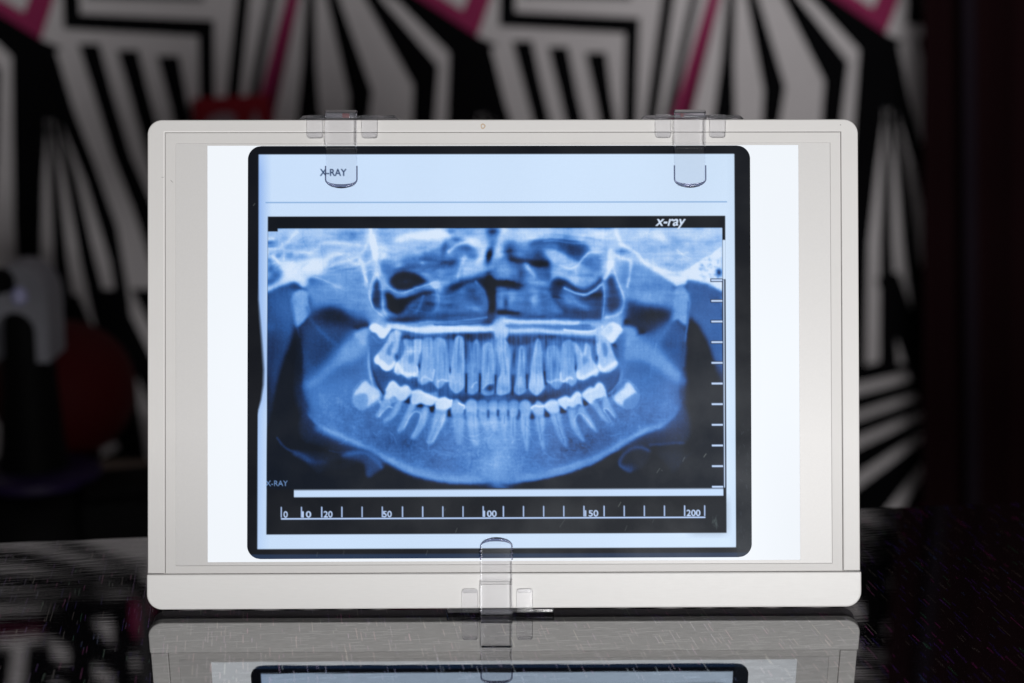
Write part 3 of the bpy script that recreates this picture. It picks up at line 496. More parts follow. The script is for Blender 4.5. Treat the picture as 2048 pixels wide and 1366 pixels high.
    RAMP = np.array([[0, 15, 20, 29], [.08, 19, 29, 48], [.16, 26, 46, 86], [.3, 40, 84, 150], [.45, 66, 120, 194], [.6, 108, 158, 222], [.75, 158, 194, 241], [.9, 198, 221, 249], [1, 216, 232, 254]], np.float32)
    def tone(v): return np.stack([np.interp(v, RAMP[:, 0], RAMP[:, k]) for k in (1, 2, 3)], -1)
    return tone(I).astype(np.float32), PX0, PY0

def text_mask(H, W, s, x, base, cap, width=None, shear=0., bold=0.):
    """rasterise lettering (Blender's own font outlines) to a coverage mask, x / base / cap in canvas pixels"""
    cu = bpy.data.curves.new('lettering', 'FONT'); cu.body = s; cu.shear = shear; cu.offset = bold; ob = bpy.data.objects.new('lettering', cu)
    C.objects.link(ob); dg = bpy.context.evaluated_depsgraph_get(); me = bpy.data.meshes.new_from_object(ob.evaluated_get(dg)); me.calc_loop_triangles()
    v = np.array([p.co[:2] for p in me.vertices]); tr = np.array([t.vertices[:] for t in me.loop_triangles])
    bpy.data.objects.remove(ob); bpy.data.curves.remove(cu); bpy.data.meshes.remove(me)
    sc = cap / .729; v = v * sc; v[:, 0] -= v[:, 0].min(); 
    if width: v[:, 0] *= width / v[:, 0].max()
    X, Y = v[:, 0] + x, base - v[:, 1]; m = np.zeros((H, W), np.float32); ss = 4
    a, b, c, d = int(X.min()) - 1, int(Y.min()) - 1, int(X.max()) + 2, int(Y.max()) + 2
    yy, xx = np.mgrid[b:d:1 / ss, a:c:1 / ss]; yy = yy + .5 / ss; xx = xx + .5 / ss; acc = np.zeros(xx.shape, bool)
    for t in tr:
        (x0, x1, x2), (y0, y1, y2) = X[t], Y[t]; den = (y1 - y2) * (x0 - x2) + (x2 - x1) * (y0 - y2)
        if abs(den) < 1e-9: continue
        l0 = ((y1 - y2) * (xx - x2) + (x2 - x1) * (yy - y2)) / den; l1 = ((y2 - y0) * (xx - x2) + (x0 - x2) * (yy - y2)) / den
        acc |= (l0 >= -1e-6) & (l1 >= -1e-6) & (l0 + l1 <= 1 + 1e-6)
    m[b:d, a:c] = acc.reshape(d - b, ss, c - a, ss).mean((1, 3)); return m

def paint_film():
    """the whole film as an sRGB canvas in photograph pixels"""
    X0, Y0, W, H = 494, 290, 1014, 832
    img = np.empty((H, W, 3), np.float32); img[:] = (19, 21, 27)
    yy, xx = np.mgrid[0:H, 0:W].astype(np.float32); xx += X0; yy += Y0
    def ramp(v, a, b): return np.clip((v - a) / (b - a), 0, 1)
    def box(x0, x1, y0, y1, s=.7): return ramp(xx, x0 - s, x0 + s) * (1 - ramp(xx, x1 - s, x1 + s)) * ramp(yy, y0 - s, y0 + s) * (1 - ramp(yy, y1 - s, y1 + s))
    def put(m, c): img[:] = img + (np.array(c, np.float32) - img) * m[..., None]
    # bluish lower band of the border
    put(box(490, 1510, 1107.5, 1125, 1.5) * .9, (35, 54, 84))
    put(box(1474, 1510, 290, 1125) * ramp(yy, 600, 1100) * .5, (44, 50, 58))  # lamp glare on the right border, painted stronger towards the bottom
    # pale header and margins; left-edge bow is shade of a lifted sheet, painted in
    xb = np.interp(yy[:, 0], (290, 600, 640, 690, 740, 770, 800, 820, 830, 1125), (520.5, 519.8, 522.8, 526.8, 530, 529, 524.6, 519.2, 518.2, 517))[:, None]
    soft = np.interp(yy[:, 0], (290, 560, 640, 760, 815, 830, 1125), (1.0, 1.2, 3.5, 3.5, 2.2, 1., 1.))[:, None]
    pale = np.clip((xx - xb + soft) / (2 * soft), 0, 1) * (1 - ramp(xx, 1471.3, 1472.7)) * ramp(yy, 309.2, 310.6) * (1 - ramp(yy, 1096.5, 1098))
    base = np.empty_like(img); g = np.clip((xx - xb) / 26, 0, 1) ** .8
    gl = np.interp(yy[:, 0], (300, 350, 560, 900, 1040, 1110), (.55, 1, 1, .55, .35, .3))[:, None]
    k = (1 - g) * gl
    for c, (lo_, hi_) in enumerate(((146, 205), (182, 226), (238, 251))): base[..., c] = hi_ + (lo_ - hi_) * k
    base -= (np.clip((xx - 1455) / 18, 0, 1) * 6)[..., None]; base += ((xx - 1000) / 500 * 3)[..., None] * np.array((1, .7, 0), np.float32)
    img[:] = img + (base - img) * pale[..., None]
    put(box(534, 1457, 405.2, 407.2, .8) * .8, (108, 152, 206))
    # black field
    xl = np.interp(yy[:, 0], (434, 1068), (538.7, 535.2))[:, None]
    put((ramp(xx, xl - .7, xl + .7)) * (1 - ramp(xx, 1452.3, 1453.7)) * ramp(yy, 433.6, 435) * (1 - ramp(yy, 1067.5, 1068.9)), (20, 23, 30))
    put(box(1380, 1453, 1000, 1068, 12) * .3, (40, 44, 50))  # faint glare in the lower right corner, painted into the field
    # radiograph
    rad, rx, ry = paint_radiograph(); full = np.zeros_like(img); full[ry - Y0:ry - Y0 + rad.shape[0], rx - X0:rx - X0 + rad.shape[1]] = rad
    m = ramp(xx, xl - .4, xl + .9) * (1 - ramp(xx, 1446.5, 1447.8)) * ramp(yy, 457.4, 459) * (1 - ramp(yy, 976, 979)) * (1 - box(534, 558.5, 440, 464, .7))
    img[:] = img + (full - img) * m[..., None]
    put(box(1447.6, 1453.3, 482.5, 562, .7), (208, 228, 252))
    # ruler at the right
    put(box(1446.2, 1448.2, 561, 977, .6) * .9, (22, 30, 52)); put(box(1448.4, 1450.8, 562.5, 978, .6), (196, 218, 248)); put(box(1451, 1453, 561, 979, .6), (22, 28, 44))
    for kx in range(11):
        y = 563.3 + 41.3 * kx
        put(box(1422.6, 1448, y - 3.4, y + 3.4, .7) * (.9 if kx < 5 else .4), (24, 38, 66)); put(box(1424.2, 1446.8, y - 1.9, y + 1.9, .6), (192, 214, 247))
    # white bar
    put(ramp(xx, 589.6, 590.6) * (1 - ramp(xx, 1446.6, 1447.6)) * ramp(yy, 977.5, 981.5) * (1 - ramp(yy, 993.4, 994.8)), (197, 220, 250))
    # scale
    put(box(564, 1411, 1035.4, 1038.6, .6), (182, 206, 246))
    for kx in range(22): x = 564.9 + 40.22 * kx; put(box(x - 1.3, x + 1.3, 1013, 1034.5, .6), (178, 203, 246))
    for s, x, wd in (('0', 569.6, 8.8), ('10', 607, 18), ('20', 649.5, 18), ('50', 767.4, 18), ('100', 968.5, 26), ('150', 1170.5, 27), ('200', 1373.5, 28)):
        put(text_mask(H, W, s, x - X0, 1034.6 - Y0, 12.6, wd, 0, .025), (190, 212, 248))
    put(text_mask(H, W, 'x-ray', 1313 - X0, 454.2 - Y0, 20.5, 62, .26, .022), (214, 230, 252))
    put(text_mask(H, W, 'X-RAY', 643 - X0, 353.2 - Y0, 14.2, 53.5, 0, .014), (34, 54, 92))
    put(text_mask(H, W, 'X-RAY', 534 - X0, 972 - Y0, 11.4, 44.5, 0, .008) * .85 * (xx > 534.5), (128, 168, 224))
    # scratches
    rs = np.random.RandomState(3)
    def scratch(x, y, dx, dy, wd, c, a):
        L2_ = dx * dx + dy * dy; t = np.clip(((xx - x) * dx + (yy - y) * dy) / L2_, 0, 1); e = (xx - x - t * dx) ** 2 + (yy - y - t * dy) ** 2; put(np.exp(-e / wd ** 2) * a, c)
    for x, y, dx, dy, a in ((1314, 948, 6, -9, .6), (1366, 925, 4, -8, .6), (1408, 917, 5, -7, .9), (1324, 943, .5, .5, .8), (1237, 1015, 5, -9, .7), (1120, 1055, 10, -15, .4), (1250, 1063, 4, -10, .4), (912, 1065, 3, -8, .5), (853, 1110, 3, -9, .4), (688, 1108, 2, -7, .3), (510, 412, 3, -4, .6), (890, 1022, 2, -4, .4), (1305, 1047, 3, -6, .3), (635, 1112, 2, -8, .35)):
        scratch(x, y, dx, dy, .8, (120, 125, 120), a)
    for kx in range(26):
        scratch(1425 + rs.rand() * 10, 1030 + rs.rand() * 26, rs.randn() * 2, 4 + rs.rand() * 4, .8, (80, 92, 92), .35)
    for kx in range(30):
        scratch(1476 + rs.rand() * 25, 850 + rs.rand() * 255, rs.randn() * 2, 3 + rs.rand() * 4, .7, (78, 86, 96), .3)
    return img, X0, Y0


# ------------------------------------------------------------------ materials
M = {}
M['rim'] = plastic('ivory_plastic', (.705, .692, .680), .42, .02, (1, 1, 1), 60, .25, .4)
M['bar'] = plastic('ivory_plastic_streaked', (.83, .820, .808), .40, .035, (8, 40, 160), 22, .3, .45)
M['bezel'] = plastic('ivory_bezel', (.685, .672, .660), .45, .02, (1, 1, 1), 90, .2, .4)
M['mask'] = plastic('frosted_mask', (.665, .655, .648), .38, .03, (1, 1, 1), 1100, .35, .5, .00006)
M['housing'] = plastic('back_housing', (.34, .32, .345), .4, .03)
M['seam'] = plastic('seam_shadow_gap', (.68, .65, .62), .8, .02)
def panel_mat():
    m, N, L, out = nodes('lit_diffuser')
    e = N('Emission'); e.inputs[0].default_value = srgb(243, 248, 254)
    tc = N('TexCoord'); mp = N('Mapping'); mp.inputs['Scale'].default_value = (9, 1, 3); nz = N('TexNoise'); nz.inputs['Scale'].default_value = 1.6; nz.inputs['Detail'].default_value = 1; L(tc.outputs['Object'], mp.inputs[0]); L(mp.outputs[0], nz.inputs[0])
    mr = N('MapRange'); mr.inputs[1].default_value = .3; mr.inputs[2].default_value = .7; mr.inputs[3].default_value = .945; mr.inputs[4].default_value = 1.025; L(nz.outputs[0], mr.inputs[0]); L(mr.outputs[0], e.inputs[1]); L(e.outputs[0], out.inputs[0]); return m
M['panel'] = panel_mat()
def film_mat():
    m, N, L, out = nodes('film')
    a = N('Attribute'); a.attribute_name = 'film_tint'; t = N('BsdfTransparent'); L(a.outputs['Color'], t.inputs[0])
    g = N('BsdfGlossy'); g.inputs['Roughness'].default_value = .38; g.inputs[0].default_value = (.9, .95, 1, 1)
    tc = N('TexCoord'); nz = N('TexNoise'); nz.inputs['Scale'].default_value = 25; nz.inputs['Detail'].default_value = 6; L(tc.outputs['Object'], nz.inputs[0])
    mr = N('MapRange'); mr.inputs[1].default_value = .4; mr.inputs[2].default_value = .7; mr.inputs[3].default_value = .004; mr.inputs[4].default_value = .010; L(nz.outputs[0], mr.inputs[0])
    mx = N('MixShader'); L(mr.outputs[0], mx.inputs[0]); L(t.outputs[0], mx.inputs[1]); L(g.outputs[0], mx.inputs[2]); L(mx.outputs[0], out.inputs[0]); return m
M['film'] = film_mat()
def clear_mat(name, tr, diff, edge=False):
    m, N, L, out = nodes(name)
    t = N('BsdfTransparent'); t.inputs[0].default_value = tr
    d = N('BsdfDiffuse'); d.inputs[0].default_value = (.85, .87, .92, 1)
    g = N('BsdfGlossy'); g.inputs['Roughness'].default_value = .08
    fr = N('Fresnel'); fr.inputs[0].default_value = 1.36
    m1 = N('MixShader'); m1.inputs[0].default_value = diff; L(t.outputs[0], m1.inputs[1]); L(d.outputs[0], m1.inputs[2])
    m2 = N('MixShader'); L(fr.outputs[0], m2.inputs[0]); L(m1.outputs[0], m2.inputs[1]); L(g.outputs[0], m2.inputs[2]); L(m2.outputs[0], out.inputs[0]); return m
M['clear'] = clear_mat('clear_acrylic', (.972, .972, .978, 1), .008)
def glass_mat(name='acrylic_edge', tint=(.97, .97, .985, 1)):
    m, N, L, out = nodes(name)
    g = N('BsdfGlass'); g.inputs['IOR'].default_value = 1.49; g.inputs['Roughness'].default_value = .02; g.inputs[0].default_value = tint
    L(g.outputs[0], out.inputs[0]); return m
M['edge'] = glass_mat(); M['lip'] = glass_mat('acrylic_lip', (.50, .50, .57, 1))  # lip glass tinted dark to stand for the dark surroundings it refracts
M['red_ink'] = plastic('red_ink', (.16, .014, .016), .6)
M['rust'] = plastic('rust_stain', (.56, .43, .31), .6)
M['pencil'] = plastic('pencil_grey', (.40, .39, .38), .6)

# ------------------------------------------------------------------ table
TYAW = R(8.2)
def table_mat():
    m, N, L, out = nodes('black_sparkle_laminate')
    tc = N('TexCoord'); sp = N('SeparateXYZ'); L(tc.outputs['Object'], sp.inputs[0])
    def math_(op, a, b=None, c=None):
        n = N('Math', operation=op)
        for k, v in enumerate((a, b, c)):
            if v is None: continue
            if isinstance(v, (int, float)): n.inputs[k].default_value = v
            else: L(v, n.inputs[k])
        return n.outputs[0]
    def dashes(u, v, wdt, length, keep, thin, seed):
        us = math_('DIVIDE', u, wdt); col = math_('FLOOR', us); fu = math_('FRACT', us)
        w1 = N('TexWhiteNoise', noise_dimensions='2D'); cb = N('CombineXYZ'); L(col, cb.inputs[0]); cb.inputs[1].default_value = seed; L(cb.outputs[0], w1.inputs['Vector'])
        vs = math_('ADD', math_('DIVIDE', v, length), math_('MULTIPLY', w1.outputs['Value'], 17.0)); row = math_('FLOOR', vs); fv = math_('FRACT', vs)
        w2 = N('TexWhiteNoise', noise_dimensions='3D'); c2 = N('CombineXYZ'); L(col, c2.inputs[0]); L(row, c2.inputs[1]); c2.inputs[2].default_value = seed + 3.3; L(c2.outputs[0], w2.inputs['Vector'])
        on = math_('GREATER_THAN', w2.outputs['Value'], 1 - keep)
        inw = math_('LESS_THAN', math_('ABSOLUTE', math_('SUBTRACT', fu, .5)), thin)
        sc = N('SeparateColor'); L(w2.outputs['Color'], sc.inputs[0])
        inl = math_('LESS_THAN', fv, math_('ADD', .25, math_('MULTIPLY', sc.outputs[1], .7)))
        return math_('MULTIPLY', math_('MULTIPLY', on, inw), inl), w2.outputs['Color'], sc.outputs[2]
    u, v = sp.outputs[0], sp.outputs[1]
    d1, c1, r1 = dashes(u, v, .0021, .017, .30, .09, 1.7)
    d2, c2, r2 = dashes(u, v, .0015, .011, .07, .13, 8.1)
    d3, c3, r3 = dashes(v, u, .0022, .024, .36, .09, 4.4)           # long fine lines across
    mk = math_('MAXIMUM', d1, d2)
    # slight waviness
    mp = N('Mapping'); mp.inputs['Scale'].default_value = (6, 60, 1); L(tc.outputs['Object'], mp.inputs[0]); nz = N('TexNoise'); nz.inputs['Scale'].default_value = 5; nz.inputs['Detail'].default_value = 3; L(mp.outputs[0], nz.inputs[0])
    mp2 = N('Mapping'); mp2.inputs['Scale'].default_value = (40, 500, 1); L(tc.outputs['Object'], mp2.inputs[0]); nz2 = N('TexNoise'); nz2.inputs['Scale'].default_value = 4; nz2.inputs['Detail'].default_value = 2; L(mp2.outputs[0], nz2.inputs[0])
    hh = math_('ADD', nz.outputs[0], math_('MULTIPLY', nz2.outputs[0], .06))
    bp = N('Bump'); bp.inputs['Strength'].default_value = .5; bp.inputs['Distance'].default_value = .000020; L(hh, bp.inputs['Height'])
    gl = N('BsdfGlossy'); gl.inputs['Roughness'].default_value = .022; L(bp.outputs[0], gl.inputs['Normal'])
    # reflectance rises to the horizon
    lw = N('Fresnel'); lw.inputs[0].default_value = 7.0; L(bp.outputs[0], lw.inputs['Normal'])
    streak = N('MapRange'); streak.inputs[1].default_value = .3; streak.inputs[2].default_value = .7; streak.inputs[3].default_value = .82; streak.inputs[4].default_value = 1.06; L(nz2.outputs[0], streak.inputs[0])
    dk = N('BsdfDiffuse'); dk.inputs[0].default_value = (.006, .005, .0065, 1)
    b1 = N('MixShader'); L(math_('MULTIPLY', math_('MULTIPLY', lw.outputs[0], streak.outputs[0]), math_('ADD', 1.0, math_('MULTIPLY', d3, .42))), b1.inputs[0]); L(dk.outputs[0], b1.inputs[1]); L(gl.outputs[0], b1.inputs[2])
    # sparkle dashes: metal flakes, diffraction colours painted as diffuse tints
    hs = N('HueSaturation'); hs.inputs['Saturation'].default_value = .55; L(c1, hs.inputs['Color'])
    tint = N('MixRGB'); tint.inputs[0].default_value = .22; tint.inputs[1].default_value = (.90, .85, .78, 1); L(hs.outputs[0], tint.inputs[2])
    fg = N('BsdfGlossy'); fg.inputs['Roughness'].default_value = .10; L(tint.outputs[0], fg.inputs[0])
    cr = N('ValToRGB'); cr.color_ramp.interpolation = 'CONSTANT'
    for k_, (p_, c_) in enumerate(((0, (.12, .07, .95, 1)), (.28, (.34, .07, .98, 1)), (.48, (.85, .06, .55, 1)), (.66, (.25, .23, .2, 1)), (.86, (.05, .38, .2, 1)), (.93, (.08, .2, .55, 1)))):
        el = cr.color_ramp.elements[k_] if k_ < 2 else cr.color_ramp.elements.new(p_)
        el.position = p_; el.color = c_
    L(r1, cr.inputs[0])
    fd = N('BsdfDiffuse'); L(cr.outputs[0], fd.inputs[0])
    fm = N('MixShader'); fm.inputs[0].default_value = .68; L(fd.outputs[0], fm.inputs[1]); L(fg.outputs[0], fm.inputs[2])
    b2 = N('MixShader'); L(math_('MULTIPLY', math_('MULTIPLY', mk, math_('ADD', .35, math_('MULTIPLY', r1, .6))), .95), b2.inputs[0]); L(b1.outputs[0], b2.inputs[1]); L(fm.outputs[0], b2.inputs[2])
    L(b2.outputs[0], out.inputs[0]); return m
M['table'] = table_mat()
M['table_edge'] = plastic('black_edge_band', (.012, .011, .012), .3)
M['metal'] = plastic('dark_metal', (.05, .05, .055), .35)
Pa = at_depth(0, 0, 1); E1 = on_plane(0, 1085, Vector((0, 0, 0)), Vector((0, 0, 1))); E2 = on_plane(1860, 1011, Vector((0, 0, 0)), Vector((0, 0, 1)))
TYAW = math.atan2(E2.y - E1.y, E2.x - E1.x)
mid = E1.lerp(E2, .55)
table = thing('table', 'black glossy table with sparkling dashes that the light box stands on', 'table', (mid.x, mid.y, 0), (0, 0, TYAW))
bm = bmesh.new(); bx(bm, -.85, .85, -.78, 0, -.030, 0); bmesh.ops.recalc_face_normals(bm, faces=bm.faces); bevel(bm, .0012, 2); o = shade(obj('tabletop', bm, M['table'], table))
for sx in (-.76, .76):
    for sy in (-.70, -.08):
        bm = bmesh.new(); bx(bm, sx - .025, sx + .025, sy - .025, sy + .025, -.75, -.031); bevel(bm, .003); obj('leg', bm, M['metal'], table)

# ------------------------------------------------------------------ wall with printed wallpaper
WS = .155                                                       # the wall runs away to the right
WN = Vector((WS, -1, 0)).normalized(); W0 = Vector((0, 2.46, 0)); WX = Vector((1, WS, 0)).normalized()
def wall_uv(px, py):
    p = on_plane(px, py, W0, WN) - W0; return p.dot(WX), p.z
wall_rot = math.atan2(WX.y, WX.x)
M['paper'] = plastic('wallpaper_white', (.70, .665, .68), .9, .05, (1, 1, 1), 40, spec=.1)
M['ink'] = plastic('wallpaper_black', (.004, .004, .005), .9, .1, spec=.04)
M['ink_grey'] = plastic('wallpaper_charcoal', (.07, .068, .072), .9, .1, spec=.04)
M['ink_pink'] = plastic('wallpaper_magenta', (.33, .035, .115), .9, .08, spec=.04)
M['ink_wine'] = plastic('wallpaper_wine', (.10, .010, .035), .9, .08, spec=.04)
wall = thing('wall', '', '')
del wall['label'], wall['category']
wall['kind'] = 'structure'; wall.location = W0; wall.rotation_euler = (0, 0, wall_rot)
bm = bmesh.new(); bx(bm, -1.9, 1.9, 0, .10, -.75, 1.45); obj('wall_surface', bm, M['paper'], wall)
tipA, tipB = wall_uv(79, 78), wall_uv(952, 71); PER = tipB[0] - tipA[0]; VPER = .95
K, G, PK, WN_, WH = 'ink', 'ink_grey', 'ink_pink', 'ink_wine', 'paper'
motif = [
 (PK, ((740,-62),(790,-62),(926,24),(962,-62),(1000,-62),(952,73))),
 (K, ((700,-62),(742,-62),(838,2),(952,76),(985,90),(948,104),(942,240),(936,400),(930,520),(902,520),(902,400),(905,240),(911,112),(800,0))),
 (K, ((1030,86),(1060,86),(1078,170),(1110,300),(1148,400),(1175,520),(1150,520),(1118,400),(1085,300),(1052,170))),
 (K, ((1102,98),(1132,98),(1150,190),(1182,330),(1230,520),(1204,520),(1160,350),(1124,190))),
 (K, ((1176,109),(1208,109),(1218,190),(1250,380),(1290,540),(1262,540),(1228,390),(1196,200))),
 (K, ((1003,-60),(1022,-60),(1026,0),(1026,28),(1275,40),(1271,150),(1269,260),(1275,420),(1300,560),(1275,560),(1252,420),(1250,260),(1254,62),(1003,48))),
 (G, ((1046,-8),(1262,-2),(1262,-10),(1046,-18))),
 (K, ((1332,-62),(1352,-62),(1343,0),(1312,225),(1300,330),(1286,330),(1296,225),(1327,0))),
 (G, ((1392,-62),(1408,-62),(1395,0),(1349,222),(1330,330),(1310,330),(1330,222),(1380,0))),
 (PK, ((1428,-62),(1450,-62),(1437,0),(1381,229),(1350,350),(1325,350),(1347,229),(1417,0))),
 (WN_, ((1432,20),(1381,229),(1350,350),(1335,350),(1362,229),(1412,80))),
 (K, ((1466,-62),(1472,-62),(1466,0),(1463,120),(1466,240),(1470,420),(1420,420),(1430,240),(1446,120),(1457,0))),
 (K, ((1486,-62),(1500,-62),(1513,0),(1566,174),(1552,260),(1535,420),(1495,420),(1527,260),(1531,180),(1498,0))),
 (K, ((1540,-62),(1560,-62),(1593,0),(1692,126),(1676,260),(1655,420),(1615,420),(1645,260),(1652,160),(1572,0))),
 # the fan below the node and the wedge of bars, as seen right of the light box
 (K, ((1722,100),(1792,90),(1814,200),(1842,300),(1872,420),(1882,560),(1882,800),(1700,830),(1700,420),(1712,240))),
 (WH, ((1767,215),(1771,215),(1768,330),(1762,480),(1761,726),(1727,734),(1733,485),(1750,330))),
 (WH, ((1777,215),(1781,215),(1796,330),(1809,485),(1840,726),(1792,732),(1781,485),(1779,330))),
 (WH, ((1791,225),(1796,225),(1830,330),(1861,485),(1868,600),(1862,640),(1848,600),(1830,485),(1810,330))),
 (K, ((1690,800),(1882,770),(1890,900),(1900,1040),(1690,1040))),
 (WH, ((1690,768),(1842,734),(1844,758),(1690,800))), (WH, ((1690,826),(1868,770),(1868,791),(1690,853))), (WH, ((1690,878),(1868,809),(1868,827),(1690,912))),
 (WH, ((1690,958),(1868,844),(1868,866),(1690,998))), (WH, ((1750,1040),(1868,890),(1868,915),(1795,1040))), (PK, ((1830,1040),(1850,990),(1874,945),(1884,1040))),
 (K, ((1300,600),(1330,590),(1420,900),(1400,1040),(1360,1040),(1385,900))),
 (K, ((1380,600),(1420,590),(1480,880),(1460,1040),(1425,1040),(1446,890))),
 (K, ((1470,600),(1510,590),(1545,860),(1530,1040),(1495,1040),(1512,870))),
 (K, ((1560,600),(1600,590),(1610,840),(1600,1040),(1560,1040),(1580,850))),
 (K, ((1040,560),(1075,560),(1180,800),(1230,1040),(1190,1040),(1150,820))),
 (K, ((1110,560),(1150,560),(1270,820),(1310,1040),(1265,1040),(1235,830))),
 (K, ((960,580),(1000,570),(1100,820),(1150,1040),(1110,1040),(1065,840))),
]
def wall_uv_mirror(px, py):
    """the point of the wall that the polished table shows at this place"""
    h = on_plane(px, py, Vector((0, 0, 0)), Vector((0, 0, 1))); d = ray(px, py); d.z = -d.z
    p = h + d * ((W0 - h).dot(WN) / d.dot(WN)) - W0; return p.dot(WX), p.z
upper = [
 (K, ((-60,1235),(150,1222),(232,1204),(258,1204),(260,1390),(232,1390),(230,1235),(150,1240),(-60,1258))),
 (K, ((145,1250),(186,1250),(182,1390),(140,1390))), (WN_, ((-60,1255),(84,1250),(90,1268),(-60,1278))), (K, ((60,1290),(100,1290),(95,1390),(50,1390))),
 (K, ((-60,1188),(150,1192),(240,1196),(300,1180),(300,1188),(200,1209),(-60,1207))), (K, ((-60,1145),(100,1152),(200,1168),(300,1165),(300,1174),(180,1183),(-60,1167))),
 (K, ((-60,1098),(60,1105),(190,1138),(280,1148),(280,1158),(180,1154),(60,1127),(-60,1117))), (G, ((60,1080),(150,1080),(250,1118),(300,1128),(300,1140),(230,1132))),
 (G, ((276,1190),(300,1190),(302,1390),(284,1390))), (K, ((-20,1300),(20,1300),(10,1390),(-40,1390))),
 (K, ((330,1200),(360,1200),(372,1390),(340,1390))), (G, ((400,1190),(428,1190),(450,1390),(420,1390))), (K, ((470,1180),(505,1180),(540,1390),(500,1390))), (K, ((560,1180),(590,1180),(640,1390),(600,1390))),
 (K, ((640,1180),(668,1180),(720,1390),(690,1390))), (G, ((330,1080),(420,1080),(600,1150),(600,1170))), (K, ((420,1075),(520,1075),(660,1130),(660,1150))),
]
NM = len(motif); motif += upper
from mathutils.geometry import tessellate_polygon
names = {K: 'black_stripe', G: 'charcoal_stripe', PK: 'magenta_stripe', WN_: 'wine_stripe', WH: 'white_stripe'}
SPREAD = {K: .0028, G: .0005, PK: .0016, WN_: 0, WH: -.0022}
def spread(pts, d):
    ar = sum(a[0] * b[1] - b[0] * a[1] for a, b in zip(pts, pts[1:] + pts[:1])); sg = 1 if ar > 0 else -1; out = []
    for k in range(len(pts)):
        a, p, b = (Vector(pts[q]) for q in (k - 1, k, (k + 1) % len(pts))); e1, e2 = (p - a).normalized(), (b - p).normalized()
        n = (Vector((e1.y, -e1.x)) + Vector((e2.y, -e2.x))) * sg; l = n.length
        out.append(tuple(p + (n / l) * d / max(.45, l / 2)) if l > 1e-6 else tuple(p))
    return out
for i, (ink, pts) in enumerate(motif):
    uv = [(wall_uv if i < NM else wall_uv_mirror)(*p) for p in pts]; uv = spread(uv, SPREAD[ink]); y = -.0006 - .00005 * i
    cu = sum(a for a, b in uv) / len(uv); cv = sum(b for a, b in uv) / len(uv)
    bm = bmesh.new(); vs = [bm.verts.new((a - cu, 0, b - cv)) for a, b in uv]
    for t in tessellate_polygon([[Vector((a, b, 0)) for a, b in uv]]):
        try: bm.faces.new([vs[k] for k in t])
        except ValueError: pass
    bm.normal_update()
    for f in bm.faces:
        if f.normal.y > 0: f.normal_flip()
    me = bpy.data.meshes.new(names[ink]); bm.to_mesh(me); bm.free(); me.materials.append(M[ink])
    for ku in range(-3, 4):
        for kv in ((0, 1) if i < NM else (0,)):
            u = cu + ku * PER; z = cv + kv * VPER
            if abs(u) > 1.45 or z > 1.3: continue
            o = bpy.data.objects.new(names[ink], me); C.objects.link(o); o.parent = wall; o.location = (u, y - .00001 * (ku + 3), z)
fl = bmesh.new(); bx(fl, -2.2, 2.2, -1.2, 3.2, -.80, -.7505); fo = obj('floor', fl, plastic('dark_floor', (.05, .042, .038), .5, .1)); fo['kind'] = 'structure'

# ------------------------------------------------------------------ dark curtain at the right
M['curtain'] = plastic('maroon_velvet', (.010, .0018, .0030), .9, .2, (40, 40, 2), 20, 0, .1)
M['curtain_braid'] = plastic('purple_braid', (.013, .009, .014), .9, .1, spec=.05)
cur = thing('curtain', 'dark maroon curtain hanging in folds at the right of the striped wall', 'curtain')
def cur_x(t, z): return 0
bm = bmesh.new(); rows, cols = 14, 70; grid = []
TL, BL = at_depth(1867, -80, 2.33), at_depth(1864, 1020, 2.33)
for i in range(rows + 1):
    z = 1.2 - 1.93 * i / rows
    xl = TL.x + (BL.x - TL.x) * (z - TL.z) / (BL.z - TL.z)
    row = []
    for j in range(cols + 1):
        t = j / cols; row.append(bm.verts.new((xl + .95 * t, 2.37 + .14 * t + .016 * math.sin(t * 62) + .006 * math.sin(t * 151 + 1), z)))
    grid.append(row)
for i in range(rows):
    for j in range(cols): bm.faces.new((grid[i][j], grid[i + 1][j], grid[i + 1][j + 1], grid[i][j + 1]))
o = obj('fabric', bm, M['curtain'], cur, True); sm = o.modifiers.new('thick', 'SOLIDIFY'); sm.thickness = .004
bm = bmesh.new(); a, b = at_depth(1936, -80, 2.325), at_depth(1946, 1020, 2.325); dx = (b.x - a.x) / (b.z - a.z)
pr = None; ring = []
for k in range(9):
    z = 1.1 - 1.7 * k / 8; x = a.x + dx * (z - a.z); ring.append([bm.verts.new((x + sx * .008, 2.325 + sy * .004, z)) for sx, sy in ((-1, 1), (-1, -1), (1, -1), (1, 1))])
for k in range(8):
    for q in range(4): bm.faces.new((ring[k][q], ring[k][q - 1], ring[k + 1][q - 1], ring[k + 1][q]))
obj('braid', bm, M['curtain_braid'], cur)  # faint purple sheen on the fabric, added as a coloured strip

# ------------------------------------------------------------------ blurred things at the left
DD = 1.80; S = DD / F_PX / math.cos(TILT) * 1.0
def lathe(bm, prof, n=32, c=(0, 0, 0)):
    rings = []
    for r, z in prof: rings.append([bm.verts.new((c[0] + r * math.cos(2 * math.pi * k / n), c[1] + r * math.sin(2 * math.pi * k / n), c[2] + z)) for k in range(n)])
    for a, b in zip(rings, rings[1:]):
        for k in range(n): bm.faces.new((a[k - 1], a[k], b[k], b[k - 1]))
    bm.faces.new(rings[0][::-1]); bm.faces.new(rings[-1])
M['black'] = plastic('black_plastic', (.003, .003, .0033), .6, spec=.03)
M['greycap'] = plastic('brushed_grey_shell', (.15, .15, .175), .5, .05)
M['violet'] = plastic('violet_plastic', (.011, .005, .030), .5, spec=.15)
M['red'] = plastic('dark_red_rubber', (.036, .0022, .003), .7, .15, spec=.06)
M['beige'] = plastic('beige_fabric', (.10, .075, .062), .9, .08, spec=.1)
bb = at_depth(75, 1062, DD); bz = bb.z
